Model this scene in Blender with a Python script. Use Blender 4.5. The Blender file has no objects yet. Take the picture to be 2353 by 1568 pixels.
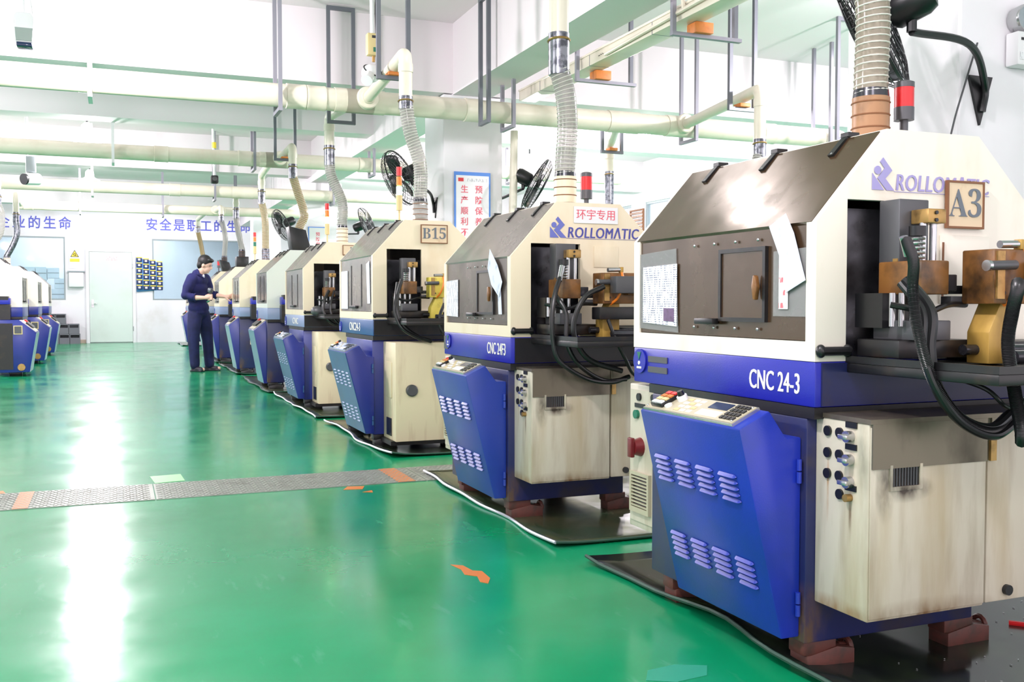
import bpy, bmesh, math, random
from mathutils import Vector, Matrix
random.seed(7)
SC = bpy.context.scene
COL = SC.collection
PI = math.pi
# ------------------------------------------------------------------ camera, world, exposure
cam = bpy.data.cameras.new('camera'); cam.sensor_fit = 'HORIZONTAL'; cam.sensor_width = 36.0
cam.lens = 36.0 * 2250.0 / 2353.0; cam.clip_start = 0.05; cam.clip_end = 200
cam_o = bpy.data.objects.new('camera', cam); COL.objects.link(cam_o)
cam_o.location = (0, 0, 1.0)
cam_o.rotation_euler = (math.radians(90 - 2.189), 0, math.radians(-22.039))
SC.camera = cam_o
world = bpy.data.worlds.new('world'); SC.world = world; world.use_nodes = True
bgn = world.node_tree.nodes['Background']; bgn.inputs[0].default_value = (1.0, 0.91, 0.97, 1); bgn.inputs[1].default_value = 1.7
vs = SC.view_settings; vs.view_transform = 'Standard'; vs.look = 'None'; vs.exposure = 0.35; vs.gamma = 1.0; vs.use_curve_mapping = False
TINT = (1.0, 0.91, 0.965)
LAMP_W = 170.0       # watts of each pendant lamp over the aisle
RIGHT_W, LEFT_W = 320.0, 190.0   # and of the added lamps to its right and left
CEIL_W = 45.0        # watts of each ceiling panel lamp
SC.cycles.max_bounces = 6; SC.cycles.diffuse_bounces = 3; SC.cycles.glossy_bounces = 3
SC.cycles.transparent_max_bounces = 12; SC.cycles.transmission_bounces = 4
SC.cycles.adaptive_threshold = 0.03
SC.cycles.sample_clamp_indirect = 2.5
SC.cycles.use_denoising = True

# ------------------------------------------------------------------ helpers
def lin(c):
    c /= 255.0
    return c / 12.92 if c <= 0.04045 else ((c + 0.055) / 1.055) ** 2.4
def S(r, g, b): return (lin(r), lin(g), lin(b), 1.0)

def new_mat(name):
    m = bpy.data.materials.new(name); m.use_nodes = True
    nt = m.node_tree; p = nt.nodes['Principled BSDF']
    return m, nt, p
def noise_node(nt, scale, detail=3.0, stretch=(1, 1, 1), rough=0.55):
    tc = nt.nodes.new('ShaderNodeTexCoord'); mp = nt.nodes.new('ShaderNodeMapping'); n = nt.nodes.new('ShaderNodeTexNoise')
    mp.inputs['Scale'].default_value = stretch
    nt.links.new(tc.outputs['Object'], mp.inputs['Vector']); nt.links.new(mp.outputs['Vector'], n.inputs['Vector'])
    n.inputs['Scale'].default_value = scale; n.inputs['Detail'].default_value = detail; n.inputs['Roughness'].default_value = rough
    return n
def ramp(nt, src, stops):
    r = nt.nodes.new('ShaderNodeValToRGB'); e = r.color_ramp.elements
    while len(e) > 1: e.remove(e[-1])
    e[0].position, e[0].color = stops[0]
    for pos, c in stops[1:]:
        k = e.new(pos); k.color = c
    nt.links.new(src, r.inputs['Fac']); return r
def paint(name, col, rough=0.4, metal=0.0, dirt=None, amt=0.5, scale=4.0, stretch=(1, 1, 1), lo=0.5, hi=0.75, bump=0.0, bscale=60, spec=0.5, coat=0.0, rvar=0.0, dirt2=None):
    m, nt, p = new_mat(name)
    p.inputs['Base Color'].default_value = col; p.inputs['Roughness'].default_value = rough; p.inputs['Metallic'].default_value = metal
    p.inputs['Specular IOR Level'].default_value = spec; p.inputs['Coat Weight'].default_value = coat; p.inputs['Coat Roughness'].default_value = 0.12
    if dirt is not None:
        n = noise_node(nt, scale, 5.0, stretch)
        r = ramp(nt, n.outputs['Fac'], [(lo, (0, 0, 0, 1)), (hi, (amt, amt, amt, 1))])
        mx = nt.nodes.new('ShaderNodeMix'); mx.data_type = 'RGBA'
        mx.inputs[6].default_value = col; mx.inputs[7].default_value = dirt
        nt.links.new(r.outputs['Color'], mx.inputs[0]); out = mx.outputs[2]
        if dirt2 is not None:
            n2 = noise_node(nt, scale * 0.35, 6.0, stretch)
            r2 = ramp(nt, n2.outputs['Fac'], [(0.55, (0, 0, 0, 1)), (0.72, (0.8, 0.8, 0.8, 1))])
            m2 = nt.nodes.new('ShaderNodeMix'); m2.data_type = 'RGBA'; nt.links.new(out, m2.inputs[6]); m2.inputs[7].default_value = dirt2
            nt.links.new(r2.outputs['Color'], m2.inputs[0]); out = m2.outputs[2]
        nt.links.new(out, p.inputs['Base Color'])
    if rvar > 0:
        n = noise_node(nt, 3.0, 4.0)
        r = ramp(nt, n.outputs['Fac'], [(0.3, (max(rough - rvar, 0.02),) * 3 + (1,)), (0.7, (rough + rvar,) * 3 + (1,))])
        nt.links.new(r.outputs['Color'], p.inputs['Roughness'])
    if bump > 0:
        n = noise_node(nt, bscale, 3.0); b = nt.nodes.new('ShaderNodeBump'); b.inputs['Strength'].default_value = bump; b.inputs['Distance'].default_value = 0.01
        nt.links.new(n.outputs['Fac'], b.inputs['Height']); nt.links.new(b.outputs['Normal'], p.inputs['Normal'])
    return m
def emit(name, col, strength, base=(0.8, 0.8, 0.8, 1)):
    m, nt, p = new_mat(name); p.inputs['Base Color'].default_value = base
    p.inputs['Emission Color'].default_value = col; p.inputs['Emission Strength'].default_value = strength; return m
def glassy(name, tint, rough, clear, base):
    """a cheap sheet of plastic or glass: part see-through tint, part glossy skin"""
    m, nt, p = new_mat(name); out = nt.nodes['Material Output']
    p.inputs['Base Color'].default_value = base; p.inputs['Roughness'].default_value = rough
    t = nt.nodes.new('ShaderNodeBsdfTransparent'); t.inputs[0].default_value = tint
    mx = nt.nodes.new('ShaderNodeMixShader'); mx.inputs[0].default_value = 1 - clear
    nt.links.new(t.outputs[0], mx.inputs[1]); nt.links.new(p.outputs[0], mx.inputs[2]); nt.links.new(mx.outputs[0], out.inputs['Surface'])
    return m, nt, p
def print_lines(name, ink, paper=(0.86, 0.87, 0.9, 1), scale=55.0, axis='Z', ink2=None):
    """small illegible print: rows of broken strokes"""
    m, nt, p = new_mat(name); p.inputs['Roughness'].default_value = 0.5
    tc = nt.nodes.new('ShaderNodeTexCoord')
    w = nt.nodes.new('ShaderNodeTexWave'); w.wave_type = 'BANDS'; w.bands_direction = axis; w.inputs['Scale'].default_value = scale; w.inputs['Distortion'].default_value = 0.0
    nt.links.new(tc.outputs['Object'], w.inputs['Vector'])
    r1 = ramp(nt, w.outputs['Fac'], [(0.55, (0, 0, 0, 1)), (0.7, (1, 1, 1, 1))])
    n = noise_node(nt, 90, 2.0, (1, 1, 0.3))
    r2 = ramp(nt, n.outputs['Fac'], [(0.46, (0, 0, 0, 1)), (0.56, (1, 1, 1, 1))])
    mu = nt.nodes.new('ShaderNodeMath'); mu.operation = 'MULTIPLY'
    nt.links.new(r1.outputs['Color'], mu.inputs[0]); nt.links.new(r2.outputs['Color'], mu.inputs[1])
    mx = nt.nodes.new('ShaderNodeMix'); mx.data_type = 'RGBA'; mx.inputs[6].default_value = paper; mx.inputs[7].default_value = ink
    nt.links.new(mu.outputs[0], mx.inputs[0]); nt.links.new(mx.outputs[2], p.inputs['Base Color'])
    return m

def tag(o, label=None, cat=None, group=None, kind=None):
    if label: o['label'] = label
    if cat: o['category'] = cat
    if group: o['group'] = group
    if kind: o['kind'] = kind
    return o
def link_mesh(name, me, parent=None, loc=None, rot=None):
    o = bpy.data.objects.new(name, me); COL.objects.link(o)
    if parent is not None: o.parent = parent
    if loc is not None: o.location = loc
    if rot is not None: o.rotation_euler = rot
    return o
def thing(name, label, cat, loc=(0, 0, 0), rotz=0.0, group=None):
    o = bpy.data.objects.new(name, None); COL.objects.link(o); o.empty_display_size = 0.1
    o.location = loc; o.rotation_euler = (0, 0, rotz)
    return tag(o, label, cat, group)

class MB:
    def __init__(self): self.bm = bmesh.new()
    def box(self, a, b, bev=0.0, M=None):
        x0, y0, z0 = a; x1, y1, z1 = b
        vs_ = [self.bm.verts.new(p) for p in ((x0, y0, z0), (x1, y0, z0), (x1, y1, z0), (x0, y1, z0), (x0, y0, z1), (x1, y0, z1), (x1, y1, z1), (x0, y1, z1))]
        if M is not None:
            for v in vs_: v.co = M @ v.co
        fs = [self.bm.faces.new([vs_[i] for i in f]) for f in ((3, 2, 1, 0), (4, 5, 6, 7), (0, 1, 5, 4), (1, 2, 6, 5), (2, 3, 7, 6), (3, 0, 4, 7))]
        if bev > 0:
            es = set()
            for f in fs: es.update(f.edges)
            bmesh.ops.bevel(self.bm, geom=list(es), offset=bev, segments=2, profile=0.5, affect='EDGES')
        return self
    def prism(self, poly, axis, a, b, bev=0.0, M=None):
        def P(u, v, w):
            q = {'y': (u, w, v), 'x': (w, u, v), 'z': (u, v, w)}[axis]
            return M @ Vector(q) if M is not None else q
        lo = [self.bm.verts.new(P(u, v, a)) for u, v in poly]; hi = [self.bm.verts.new(P(u, v, b)) for u, v in poly]
        n = len(poly); fs = [self.bm.faces.new(lo), self.bm.faces.new(list(reversed(hi)))]
        for i in range(n): fs.append(self.bm.faces.new([lo[(i + 1) % n], lo[i], hi[i], hi[(i + 1) % n]]))
        bmesh.ops.recalc_face_normals(self.bm, faces=fs)
        if bev > 0:
            es = set()
            for f in fs: es.update(f.edges)
            bmesh.ops.bevel(self.bm, geom=list(es), offset=bev, segments=2, profile=0.5, affect='EDGES')
        return self
    def tube(self, pts, r, n=10, cap=True):
        pts = [Vector(p) for p in pts]; N = len(pts)
        rs = r if isinstance(r, (list, tuple)) else [r] * N
        up = None; rings = []
        for i, p in enumerate(pts):
            t = (pts[min(i + 1, N - 1)] - pts[max(i - 1, 0)]).normalized()
            if up is None:
                up = t.orthogonal().normalized()
            up = (up - t * up.dot(t))
            up = up.normalized() if up.length > 1e-6 else t.orthogonal().normalized()
            s = t.cross(up)
            rings.append([self.bm.verts.new(p + (up * math.cos(2 * PI * k / n) + s * math.sin(2 * PI * k / n)) * rs[i]) for k in range(n)])
        for i in range(N - 1):
            for k in range(n): self.bm.faces.new([rings[i][k], rings[i][(k + 1) % n], rings[i + 1][(k + 1) % n], rings[i + 1][k]])
        if cap:
            self.bm.faces.new(list(reversed(rings[0]))); self.bm.faces.new(rings[-1])
        return self
    def cyl(self, p0, p1, r, r1=None, n=16): return self.tube([p0, p1], [r, r if r1 is None else r1], n)
    def ring(self, c, nrm, R, r, n=28, m=6):
        c = Vector(c); nrm = Vector(nrm).normalized(); u = nrm.orthogonal().normalized(); v = nrm.cross(u); R_ = []
        for i in range(n):
            a = 2 * PI * i / n; d = u * math.cos(a) + v * math.sin(a)
            R_.append([self.bm.verts.new(c + d * (R + r * math.cos(2 * PI * k / m)) + nrm * (r * math.sin(2 * PI * k / m))) for k in range(m)])
        for i in range(n):
            for k in range(m): self.bm.faces.new([R_[i][k], R_[(i + 1) % n][k], R_[(i + 1) % n][(k + 1) % m], R_[i][(k + 1) % m]])
        return self
    def lathe(self, prof, c, axis=(0, 0, 1), n=24):
        c = Vector(c); ax = Vector(axis).normalized(); u = ax.orthogonal().normalized(); v = ax.cross(u); R_ = []
        for r, h in prof:
            R_.append([self.bm.verts.new(c + ax * h + (u * math.cos(2 * PI * k / n) + v * math.sin(2 * PI * k / n)) * max(r, 1e-4)) for k in range(n)])
        for i in range(len(prof) - 1):
            for k in range(n): self.bm.faces.new([R_[i][k], R_[i][(k + 1) % n], R_[i + 1][(k + 1) % n], R_[i + 1][k]])
        self.bm.faces.new(list(reversed(R_[0]))); self.bm.faces.new(R_[-1])
        return self
    def ell(self, c, rad, M=None, u=16, v=10):
        mat_ = Matrix.Translation(Vector(c)) @ (M.to_4x4() if M is not None else Matrix.Identity(4)) @ Matrix.Diagonal((rad[0], rad[1], rad[2], 1))
        bmesh.ops.create_uvsphere(self.bm, u_segments=u, v_segments=v, radius=1.0, matrix=mat_)
        return self
    def quad(self, *p):
        self.bm.faces.new([self.bm.verts.new(q) for q in p]); return self
    def mesh(self, name, mat, smooth=True, angle=35):
        bmesh.ops.recalc_face_normals(self.bm, faces=self.bm.faces)
        me = bpy.data.meshes.new(name); self.bm.to_mesh(me); self.bm.free()
        if mat is not None: me.materials.append(mat)
        if smooth:
            me.polygons.foreach_set('use_smooth', [True] * len(me.polygons)); me.set_sharp_from_angle(angle=math.radians(angle))
        return me
    def build(self, name, mat, parent=None, smooth=True, loc=None, angle=35):
        return link_mesh(name, self.mesh(name, mat, smooth, angle), parent, loc)

def spline(ctrl, n=8):
    P = [Vector(p) for p in ctrl]; P = [P[0] * 2 - P[1]] + P + [P[-1] * 2 - P[-2]]; out = []
    for i in range(1, len(P) - 2):
        p0, p1, p2, p3 = P[i - 1], P[i], P[i + 1], P[i + 2]
        for k in range(n):
            t = k / n
            out.append(0.5 * ((2 * p1) + (p2 - p0) * t + (2 * p0 - 5 * p1 + 4 * p2 - p3) * t * t + (3 * p1 - p0 - 3 * p2 + p3) * t ** 3))
    out.append(P[-2]); return out
def text_mesh(s, size, mat, xs=1.0, bold=0.0, depth=0.0006, spacing=1.0, shear=0.0, fat=0.0):
    c = bpy.data.curves.new('lettering', 'FONT'); c.body = s; c.size = size; c.offset = bold * size; c.extrude = depth; c.space_character = spacing; c.shear = shear
    c.align_x = 'CENTER'; c.align_y = 'CENTER'; c.resolution_u = 3
    o = bpy.data.objects.new('lettering', c)
    me = bpy.data.meshes.new_from_object(o)
    bpy.data.objects.remove(o); bpy.data.curves.remove(c)
    me.name = 'lettering'
    if fat > 0:
        bm = bmesh.new()
        for d in (-1, 0, 1):
            m2 = me.copy(); m2.transform(Matrix.Translation((d * fat * size, 0, 0.00004 * d))); bm.from_mesh(m2); bpy.data.meshes.remove(m2)
        bm.to_mesh(me); bm.free()
    if xs != 1.0: me.transform(Matrix.Diagonal((xs, 1, 1, 1)))
    me.materials.clear(); me.materials.append(mat); return me
R_NEAR = (PI / 2, 0, 0)            # lettering on a face that looks towards -Y
R_FRONT = (PI / 2, 0, -PI / 2)     # lettering on a face that looks towards -X

# ------------------------------------------------------------------ materials
M = {}
def floor_material():
    m, nt, p = new_mat('green_epoxy')
    n = noise_node(nt, 0.9, 5.0); r = ramp(nt, n.outputs['Fac'], [(0.3, S(4, 130, 82)), (0.55, S(10, 144, 94)), (0.75, S(22, 154, 106))])
    n2 = noise_node(nt, 14.0, 4.0, (1, 0.25, 1)); r2 = ramp(nt, n2.outputs['Fac'], [(0.62, (0, 0, 0, 1)), (0.8, (0.25, 0.25, 0.25, 1))])
    mx = nt.nodes.new('ShaderNodeMix'); mx.data_type = 'RGBA'; nt.links.new(r.outputs['Color'], mx.inputs[6]); mx.inputs[7].default_value = S(120, 190, 165)
    nt.links.new(r2.outputs['Color'], mx.inputs[0]); nt.links.new(mx.outputs[2], p.inputs['Base Color'])
    n3 = noise_node(nt, 2.2, 5.0); r3 = ramp(nt, n3.outputs['Fac'], [(0.3, (0.13,) * 3 + (1,)), (0.7, (0.24,) * 3 + (1,))])
    nt.links.new(r3.outputs['Color'], p.inputs['Roughness']); p.inputs['IOR'].default_value = 1.55
    n4 = noise_node(nt, 5.0, 3.0); b = nt.nodes.new('ShaderNodeBump'); b.inputs['Strength'].default_value = 0.12; b.inputs['Distance'].default_value = 0.01
    nt.links.new(n4.outputs['Fac'], b.inputs['Height']); nt.links.new(b.outputs['Normal'], p.inputs['Normal'])
    return m
M['floor'] = floor_material()
M['wall'] = paint('white_wall', S(236, 234, 238), 0.7, dirt=S(214, 210, 208), amt=0.5, scale=1.3, lo=0.5, hi=0.8)
M['wall_far'] = paint('far_wall_paint', S(236, 233, 238), 0.6, dirt=S(205, 196, 188), amt=0.6, scale=1.2, lo=0.55, hi=0.8)
M['ceil'] = paint('ceiling_paint', S(232, 226, 228), 0.8)
M['beam'] = paint('beam_paint', S(234, 227, 231), 0.75)
M['cream'] = paint('cream_enamel', S(240, 234, 220), 0.32, dirt=S(206, 178, 130), amt=0.35, scale=5, stretch=(1, 1, 0.4), lo=0.56, hi=0.8)
M['cream2'] = paint('cream_enamel_yellowed', S(238, 224, 196), 0.32, dirt=S(206, 172, 112), amt=0.4, scale=5, stretch=(1, 1, 0.4), lo=0.55, hi=0.8)
M['cream3'] = paint('pale_enamel', S(226, 230, 222), 0.32)
M['cab'] = paint('stained_cabinet_enamel', S(204, 196, 178), 0.4, dirt=S(128, 104, 74), amt=0.6, scale=7, stretch=(2.2, 2.2, 0.35), lo=0.52, hi=0.82, dirt2=S(176, 158, 124))
M['cab2'] = paint('stained_cream_enamel', S(228, 214, 180), 0.4, dirt=S(150, 104, 52), amt=0.55, scale=6, stretch=(2.2, 2.2, 0.3), lo=0.54, hi=0.84)
def smear(mat, spots):
    """grime with a place of its own: soft dark or rusty blots at object coordinates (centre, radii, colour, amount)"""
    nt = mat.node_tree; p = nt.nodes['Principled BSDF']; src = p.inputs['Base Color'].links[0].from_socket
    for c, rad, col, amt in spots:
        tc = nt.nodes.new('ShaderNodeTexCoord'); mp = nt.nodes.new('ShaderNodeMapping'); mp.vector_type = 'TEXTURE'
        mp.inputs['Location'].default_value = c; mp.inputs['Scale'].default_value = rad
        nt.links.new(tc.outputs['Object'], mp.inputs['Vector'])
        g = nt.nodes.new('ShaderNodeTexGradient'); g.gradient_type = 'SPHERICAL'; nt.links.new(mp.outputs['Vector'], g.inputs['Vector'])
        n = noise_node(nt, 22.0, 4.0, (1, 1, 0.4)); mu = nt.nodes.new('ShaderNodeMath'); mu.operation = 'MULTIPLY'; nt.links.new(g.outputs['Fac'], mu.inputs[0])
        r = ramp(nt, n.outputs['Fac'], [(0.3, (0.2 * amt,) * 3 + (1,)), (0.65, (1.6 * amt,) * 3 + (1,))]); nt.links.new(r.outputs['Color'], mu.inputs[1]); mu.use_clamp = True
        mx = nt.nodes.new('ShaderNodeMix'); mx.data_type = 'RGBA'; nt.links.new(mu.outputs[0], mx.inputs[0]); nt.links.new(src, mx.inputs[6]); mx.inputs[7].default_value = col; src = mx.outputs[2]
    nt.links.new(src, p.inputs['Base Color'])
smear(M['cab'], [((.08, -.17, .54), (.035, .1, .10), S(40, 34, 30), 0.9), ((.15, -.17, .53), (.10, .1, .035), S(60, 46, 36), 0.9), ((.03, -.02, .52), (.05, .006, .10), S(170, 120, 60), 0.9), ((.03, -.105, .46), (.05, .008, .08), S(110, 84, 60), 0.8), ((.2, -.17, .2), (.3, .1, .05), S(120, 90, 60), 0.7), ((.03, -.05, .2), (.05, .15, .04), S(150, 104, 56), 0.8), ((.03, -.15, .62), (.04, .03, .14), S(90, 100, 84), 0.5)])
M['blue'] = paint('vivid_blue_enamel', S(34, 40, 162), 0.34, dirt=S(30, 52, 120), amt=0.55, scale=3.5, lo=0.5, hi=0.8, bump=0.05, bscale=220)
M['bluec'] = paint('blue_console_enamel', S(30, 50, 168), 0.3, dirt=S(20, 52, 110), amt=0.75, scale=2.6, lo=0.42, hi=0.72, bump=0.05, bscale=220)
M['blue2'] = paint('royal_blue_enamel', S(36, 60, 152), 0.34, dirt=S(30, 60, 110), amt=0.5, scale=3.5, lo=0.5, hi=0.8, bump=0.05, bscale=220)
M['blue3'] = paint('dull_blue_enamel', S(44, 84, 138), 0.3, dirt=S(28, 50, 96), amt=0.5, scale=3.5, lo=0.5, hi=0.8)
M['blue4'] = paint('deep_blue_enamel', S(34, 48, 134), 0.3, dirt=S(26, 30, 90), amt=0.5, scale=3, lo=0.5, hi=0.8)
M['greyblue'] = paint('grey_blue_enamel', S(140, 156, 190), 0.32)
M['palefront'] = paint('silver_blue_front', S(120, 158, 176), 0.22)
M['navybody'] = paint('grimy_navy_body', S(30, 36, 84), 0.4, dirt=S(60, 52, 46), amt=0.8, scale=6, lo=0.5, hi=0.75)
smear(M['navybody'], [((0.0, .03, .14), (.08, .08, .12), S(104, 78, 48), 1.0)])
M['soot'] = paint('soot_black', S(26, 25, 27), 0.35, dirt=S(70, 52, 38), amt=0.6, scale=9, lo=0.55, hi=0.75)
M['black'] = paint('black_plastic', S(22, 22, 25), 0.35)
M['rubber'] = paint('black_rubber', S(28, 28, 30), 0.3)
M['darksteel'] = paint('oily_dark_steel', S(74, 74, 80), 0.22, 0.6, dirt=S(24, 24, 26), amt=0.9, scale=9, lo=0.45, hi=0.65)
M['gunmetal'] = paint('gunmetal', S(86, 86, 90), 0.4, 0.3)
M['steel'] = paint('bright_steel', S(190, 190, 192), 0.22, 0.9)
M['stain_steel'] = paint('stained_steel_shield', S(122, 112, 98), 0.36, 0.6, dirt=S(62, 54, 46), amt=0.9, scale=5, stretch=(1, 1, 0.6), lo=0.45, hi=0.7)
M['galv'] = paint('galvanised_sleeve', S(140, 142, 150), 0.3, 0.8, dirt=S(60, 62, 70), amt=0.8, scale=28, lo=0.45, hi=0.6)
M['wire'] = paint('bright_wire', S(222, 220, 212), 0.3, 0.2)
M['hanger'] = paint('grey_angle_iron', S(140, 140, 150), 0.45, 0.3)
M['hanger_dark'] = paint('dark_angle_iron', S(104, 108, 116), 0.45, 0.3)
M['pvc'] = paint('cream_plastic_pipe', S(226, 220, 202), 0.35, dirt=S(196, 184, 160), amt=0.5, scale=3, lo=0.5, hi=0.75)
M['brass'] = paint('brass_block', S(176, 140, 84), 0.35, 0.6, dirt=S(80, 60, 36), amt=0.7, scale=20, lo=0.5, hi=0.7)
M['ochre'] = paint('ochre_casting', S(196, 158, 76), 0.5, dirt=S(120, 84, 36), amt=0.6, scale=9, stretch=(1, 1, 0.5), lo=0.45, hi=0.75)
M['brown'] = paint('oily_brown_casting', S(132, 88, 44), 0.35, dirt=S(48, 34, 22), amt=0.9, scale=12, lo=0.45, hi=0.7)
M['yellow_cast'] = paint('yellow_casting', S(226, 206, 90), 0.4, dirt=S(120, 96, 40), amt=0.7, scale=12, lo=0.55, hi=0.7)
M['redfoot'] = paint('red_brown_casting', S(92, 48, 40), 0.55, dirt=S(60, 42, 34), amt=0.8, scale=25, lo=0.45, hi=0.65)
M['red'] = paint('red_plastic', S(220, 40, 44), 0.3)
M['darkred'] = paint('dark_red_knob', S(110, 30, 34), 0.35)
M['green_btn'] = paint('green_button', S(20, 110, 84), 0.35)
M['orange'] = paint('orange_block', S(214, 128, 58), 0.5, dirt=S(170, 90, 36), amt=0.6, scale=20)
M['amber'] = paint('amber_lens', S(240, 130, 40), 0.3)
M['green_lit'] = emit('lit_green_lens', (0.25, 1.0, 0.45, 1), 9.0, S(120, 230, 150))
M['beige'] = paint('beige_plastic', S(216, 196, 140), 0.4)
M['panel'] = paint('control_panel_cream', S(186, 178, 152), 0.35)
M['white'] = paint('white_plastic', S(236, 236, 238), 0.35)
M['screen'] = paint('dark_blue_screen', S(36, 52, 88), 0.12)
M['white_ink'] = paint('white_lettering', S(240, 238, 228), 0.4)
M['blue_ink'] = paint('blue_lettering', S(70, 74, 160), 0.4)
M['blue_ink_faded'] = paint('faded_blue_lettering', S(160, 152, 204), 0.4)
M['logo_blue'] = paint('logo_blue', S(104, 112, 188), 0.4)
M['red_ink'] = paint('red_lettering', S(226, 92, 110), 0.5)
M['slogan'] = paint('slogan_blue', S(84, 92, 196), 0.5)
M['dark_ink'] = paint('grey_lettering', S(104, 112, 122), 0.5)
M['plate'] = paint('cardboard_plate', S(226, 204, 172), 0.6, dirt=S(168, 110, 66), amt=0.6, scale=9, lo=0.58, hi=0.75)
M['rust_edge'] = paint('rusty_plate_edge', S(130, 86, 56), 0.6)
M['mat'] = paint('oily_black_mat', S(26, 30, 28), 0.16, dirt=S(46, 58, 36), amt=0.9, scale=5, lo=0.45, hi=0.7, rvar=0.1)
M['mat_green'] = paint('oily_green_mat', S(48, 66, 46), 0.18, dirt=S(84, 74, 52), amt=0.8, scale=4, lo=0.4, hi=0.7, rvar=0.1)
M['mat_edge'] = paint('green_mat_edge', S(34, 70, 56), 0.6)
M['alu'] = paint('bright_edge_strip', S(214, 214, 226), 0.3, 0.5)
M['tread'] = paint('worn_tread_plate', S(150, 154, 146), 0.4, 0.4, dirt=S(108, 102, 94), amt=0.6, scale=5)
M['tread_orange'] = paint('orange_painted_tread', S(196, 124, 78), 0.45, 0.2)
M['orange_paint'] = paint('orange_floor_paint', S(206, 120, 50), 0.35)
M['lime'] = paint('pale_green_tape', S(150, 226, 150), 0.4)
M['door'] = paint('pale_green_door', S(214, 226, 220), 0.45, dirt=S(196, 206, 196), amt=0.4, scale=2)
M['frame_grey'] = paint('grey_window_frame', S(150, 160, 164), 0.4)
M['carton'] = paint('white_carton', S(220, 232, 240), 0.6)
M['crate'] = paint('grey_plastic_bin', S(104, 104, 112), 0.5)
M['crate_dark'] = paint('dark_bin_opening', S(44, 44, 50), 0.6)
M['navy_cloth'] = paint('navy_work_cloth', S(30, 32, 92), 0.85, dirt=S(20, 22, 62), amt=0.7, scale=9, lo=0.4, hi=0.65)
M['navy_cloth2'] = paint('navy_trouser_cloth', S(28, 32, 80), 0.85, dirt=S(18, 20, 52), amt=0.7, scale=9, lo=0.4, hi=0.65)
M['skin'] = paint('skin', S(226, 184, 164), 0.5)
M['hair'] = paint('black_hair', S(26, 22, 24), 0.5)
M['shoe'] = paint('dark_shoe', S(40, 36, 48), 0.5)
M['shirt'] = paint('pale_shirt', S(206, 214, 232), 0.8)
M['sign_blue'] = paint('sign_blue_border', S(84, 140, 224), 0.4)
M['yellow'] = paint('warning_yellow', S(244, 216, 60), 0.4)
M['pocket'] = paint('navy_pocket', S(34, 44, 92), 0.6)
M['sheetblue'] = paint('blue_sheet', S(96, 150, 214), 0.6)
M['cardlabel'] = print_lines('printed_label', S(60, 66, 80), scale=60)
M['paper'] = print_lines('printed_paper', S(120, 124, 150), scale=42)
M['paper_red'] = print_lines('red_marked_paper', S(226, 110, 120), scale=9)
M['paper_plain'] = paint('creased_paper', S(220, 226, 240), 0.6, dirt=S(150, 160, 186), amt=0.6, scale=20, lo=0.55, hi=0.7)
def film(name, base, tint, clear, bump):
    m, nt, p = glassy(name, tint, 0.13, clear, base)
    p.inputs['IOR'].default_value = 1.7; p.inputs['Specular Tint'].default_value = (1.0, 0.88, 0.76, 1); p.inputs['Coat Tint'].default_value = (1.0, 0.9, 0.8, 1); p.inputs['Coat Weight'].default_value = 0.6; p.inputs['Coat Roughness'].default_value = 0.25
    n = noise_node(nt, 2.4, 1.0); b = nt.nodes.new('ShaderNodeBump'); b.inputs['Strength'].default_value = bump; b.inputs['Distance'].default_value = 0.05
    nt.links.new(n.outputs['Fac'], b.inputs['Height']); nt.links.new(b.outputs['Normal'], p.inputs['Normal'])
    n2 = noise_node(nt, 6.0, 5.0); r2 = ramp(nt, n2.outputs['Fac'], [(0.35, (0.1,) * 3 + (1,)), (0.7, (0.34,) * 3 + (1,))]); nt.links.new(r2.outputs['Color'], p.inputs['Roughness'])
    return m
M['smoked'] = film('smoked_hood_panel', S(72, 54, 38), (0.16, 0.14, 0.12, 1), 0.2, 0.1)
M['smoked3'] = film('pale_hood_panel', S(150, 148, 150), (0.5, 0.5, 0.52, 1), 0.22, 0.12)
M['smoked2'] = film('grey_hood_panel', S(96, 90, 88), (0.35, 0.35, 0.36, 1), 0.22, 0.12)
M['sleeve'], _nt, _p = glassy('clear_document_sleeve', (0.9, 0.9, 0.9, 1), 0.15, 0.68, S(190, 190, 190))
M['glass'], _nt, _p = glassy('window_glass', (0.9, 0.95, 0.97, 1), 0.04, 0.87, S(196, 214, 220))
M['hose'], _nt, _p = glassy('clear_ribbed_hose', (0.8, 0.8, 0.78, 1), 0.18, 0.42, S(168, 166, 160))
M['hose_oily'], _nt, _p = glassy('oily_ribbed_hose', (0.72, 0.64, 0.46, 1), 0.2, 0.35, S(176, 152, 108))
M['hose_smoky'], _nt, _p = glassy('smoky_ribbed_hose', (0.78, 0.74, 0.66, 1), 0.18, 0.4, S(164, 154, 138))
M['lamp'] = emit('lamp_diffuser', (0.97, 0.97, 1.0, 1), 14.0)
M['lamp'].cycles.emission_sampling = 'NONE'
M['lampshade'] = emit('glowing_lamp_shade', (1.0, 0.97, 0.98, 1), 2.2); M['lampshade'].cycles.emission_sampling = 'NONE'
M['panel_lamp'] = emit('panel_diffuser', (1.0, 0.96, 0.97, 1), 4.0); M['panel_lamp'].cycles.emission_sampling = 'NONE'
M['lampbody'] = paint('white_lamp_body', S(230, 232, 236), 0.4)

# ------------------------------------------------------------------ the hall
XL, XR, YB, YF, ZC = -7.0, 9.5, -3.0, 27.0, 3.74
def struct(o, label): return tag(o, label, kind='structure')
fl = MB().box((XL, YB, -0.12), (XR, YF, 0.0)).build('floor', M['floor'], smooth=False); struct(fl, 'glossy green epoxy factory floor')
struct(MB().box((XL, YB, ZC), (XR, YF + 2.2, ZC + 0.15)).build('ceiling', M['ceil'], smooth=False), 'white painted concrete ceiling')
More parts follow.
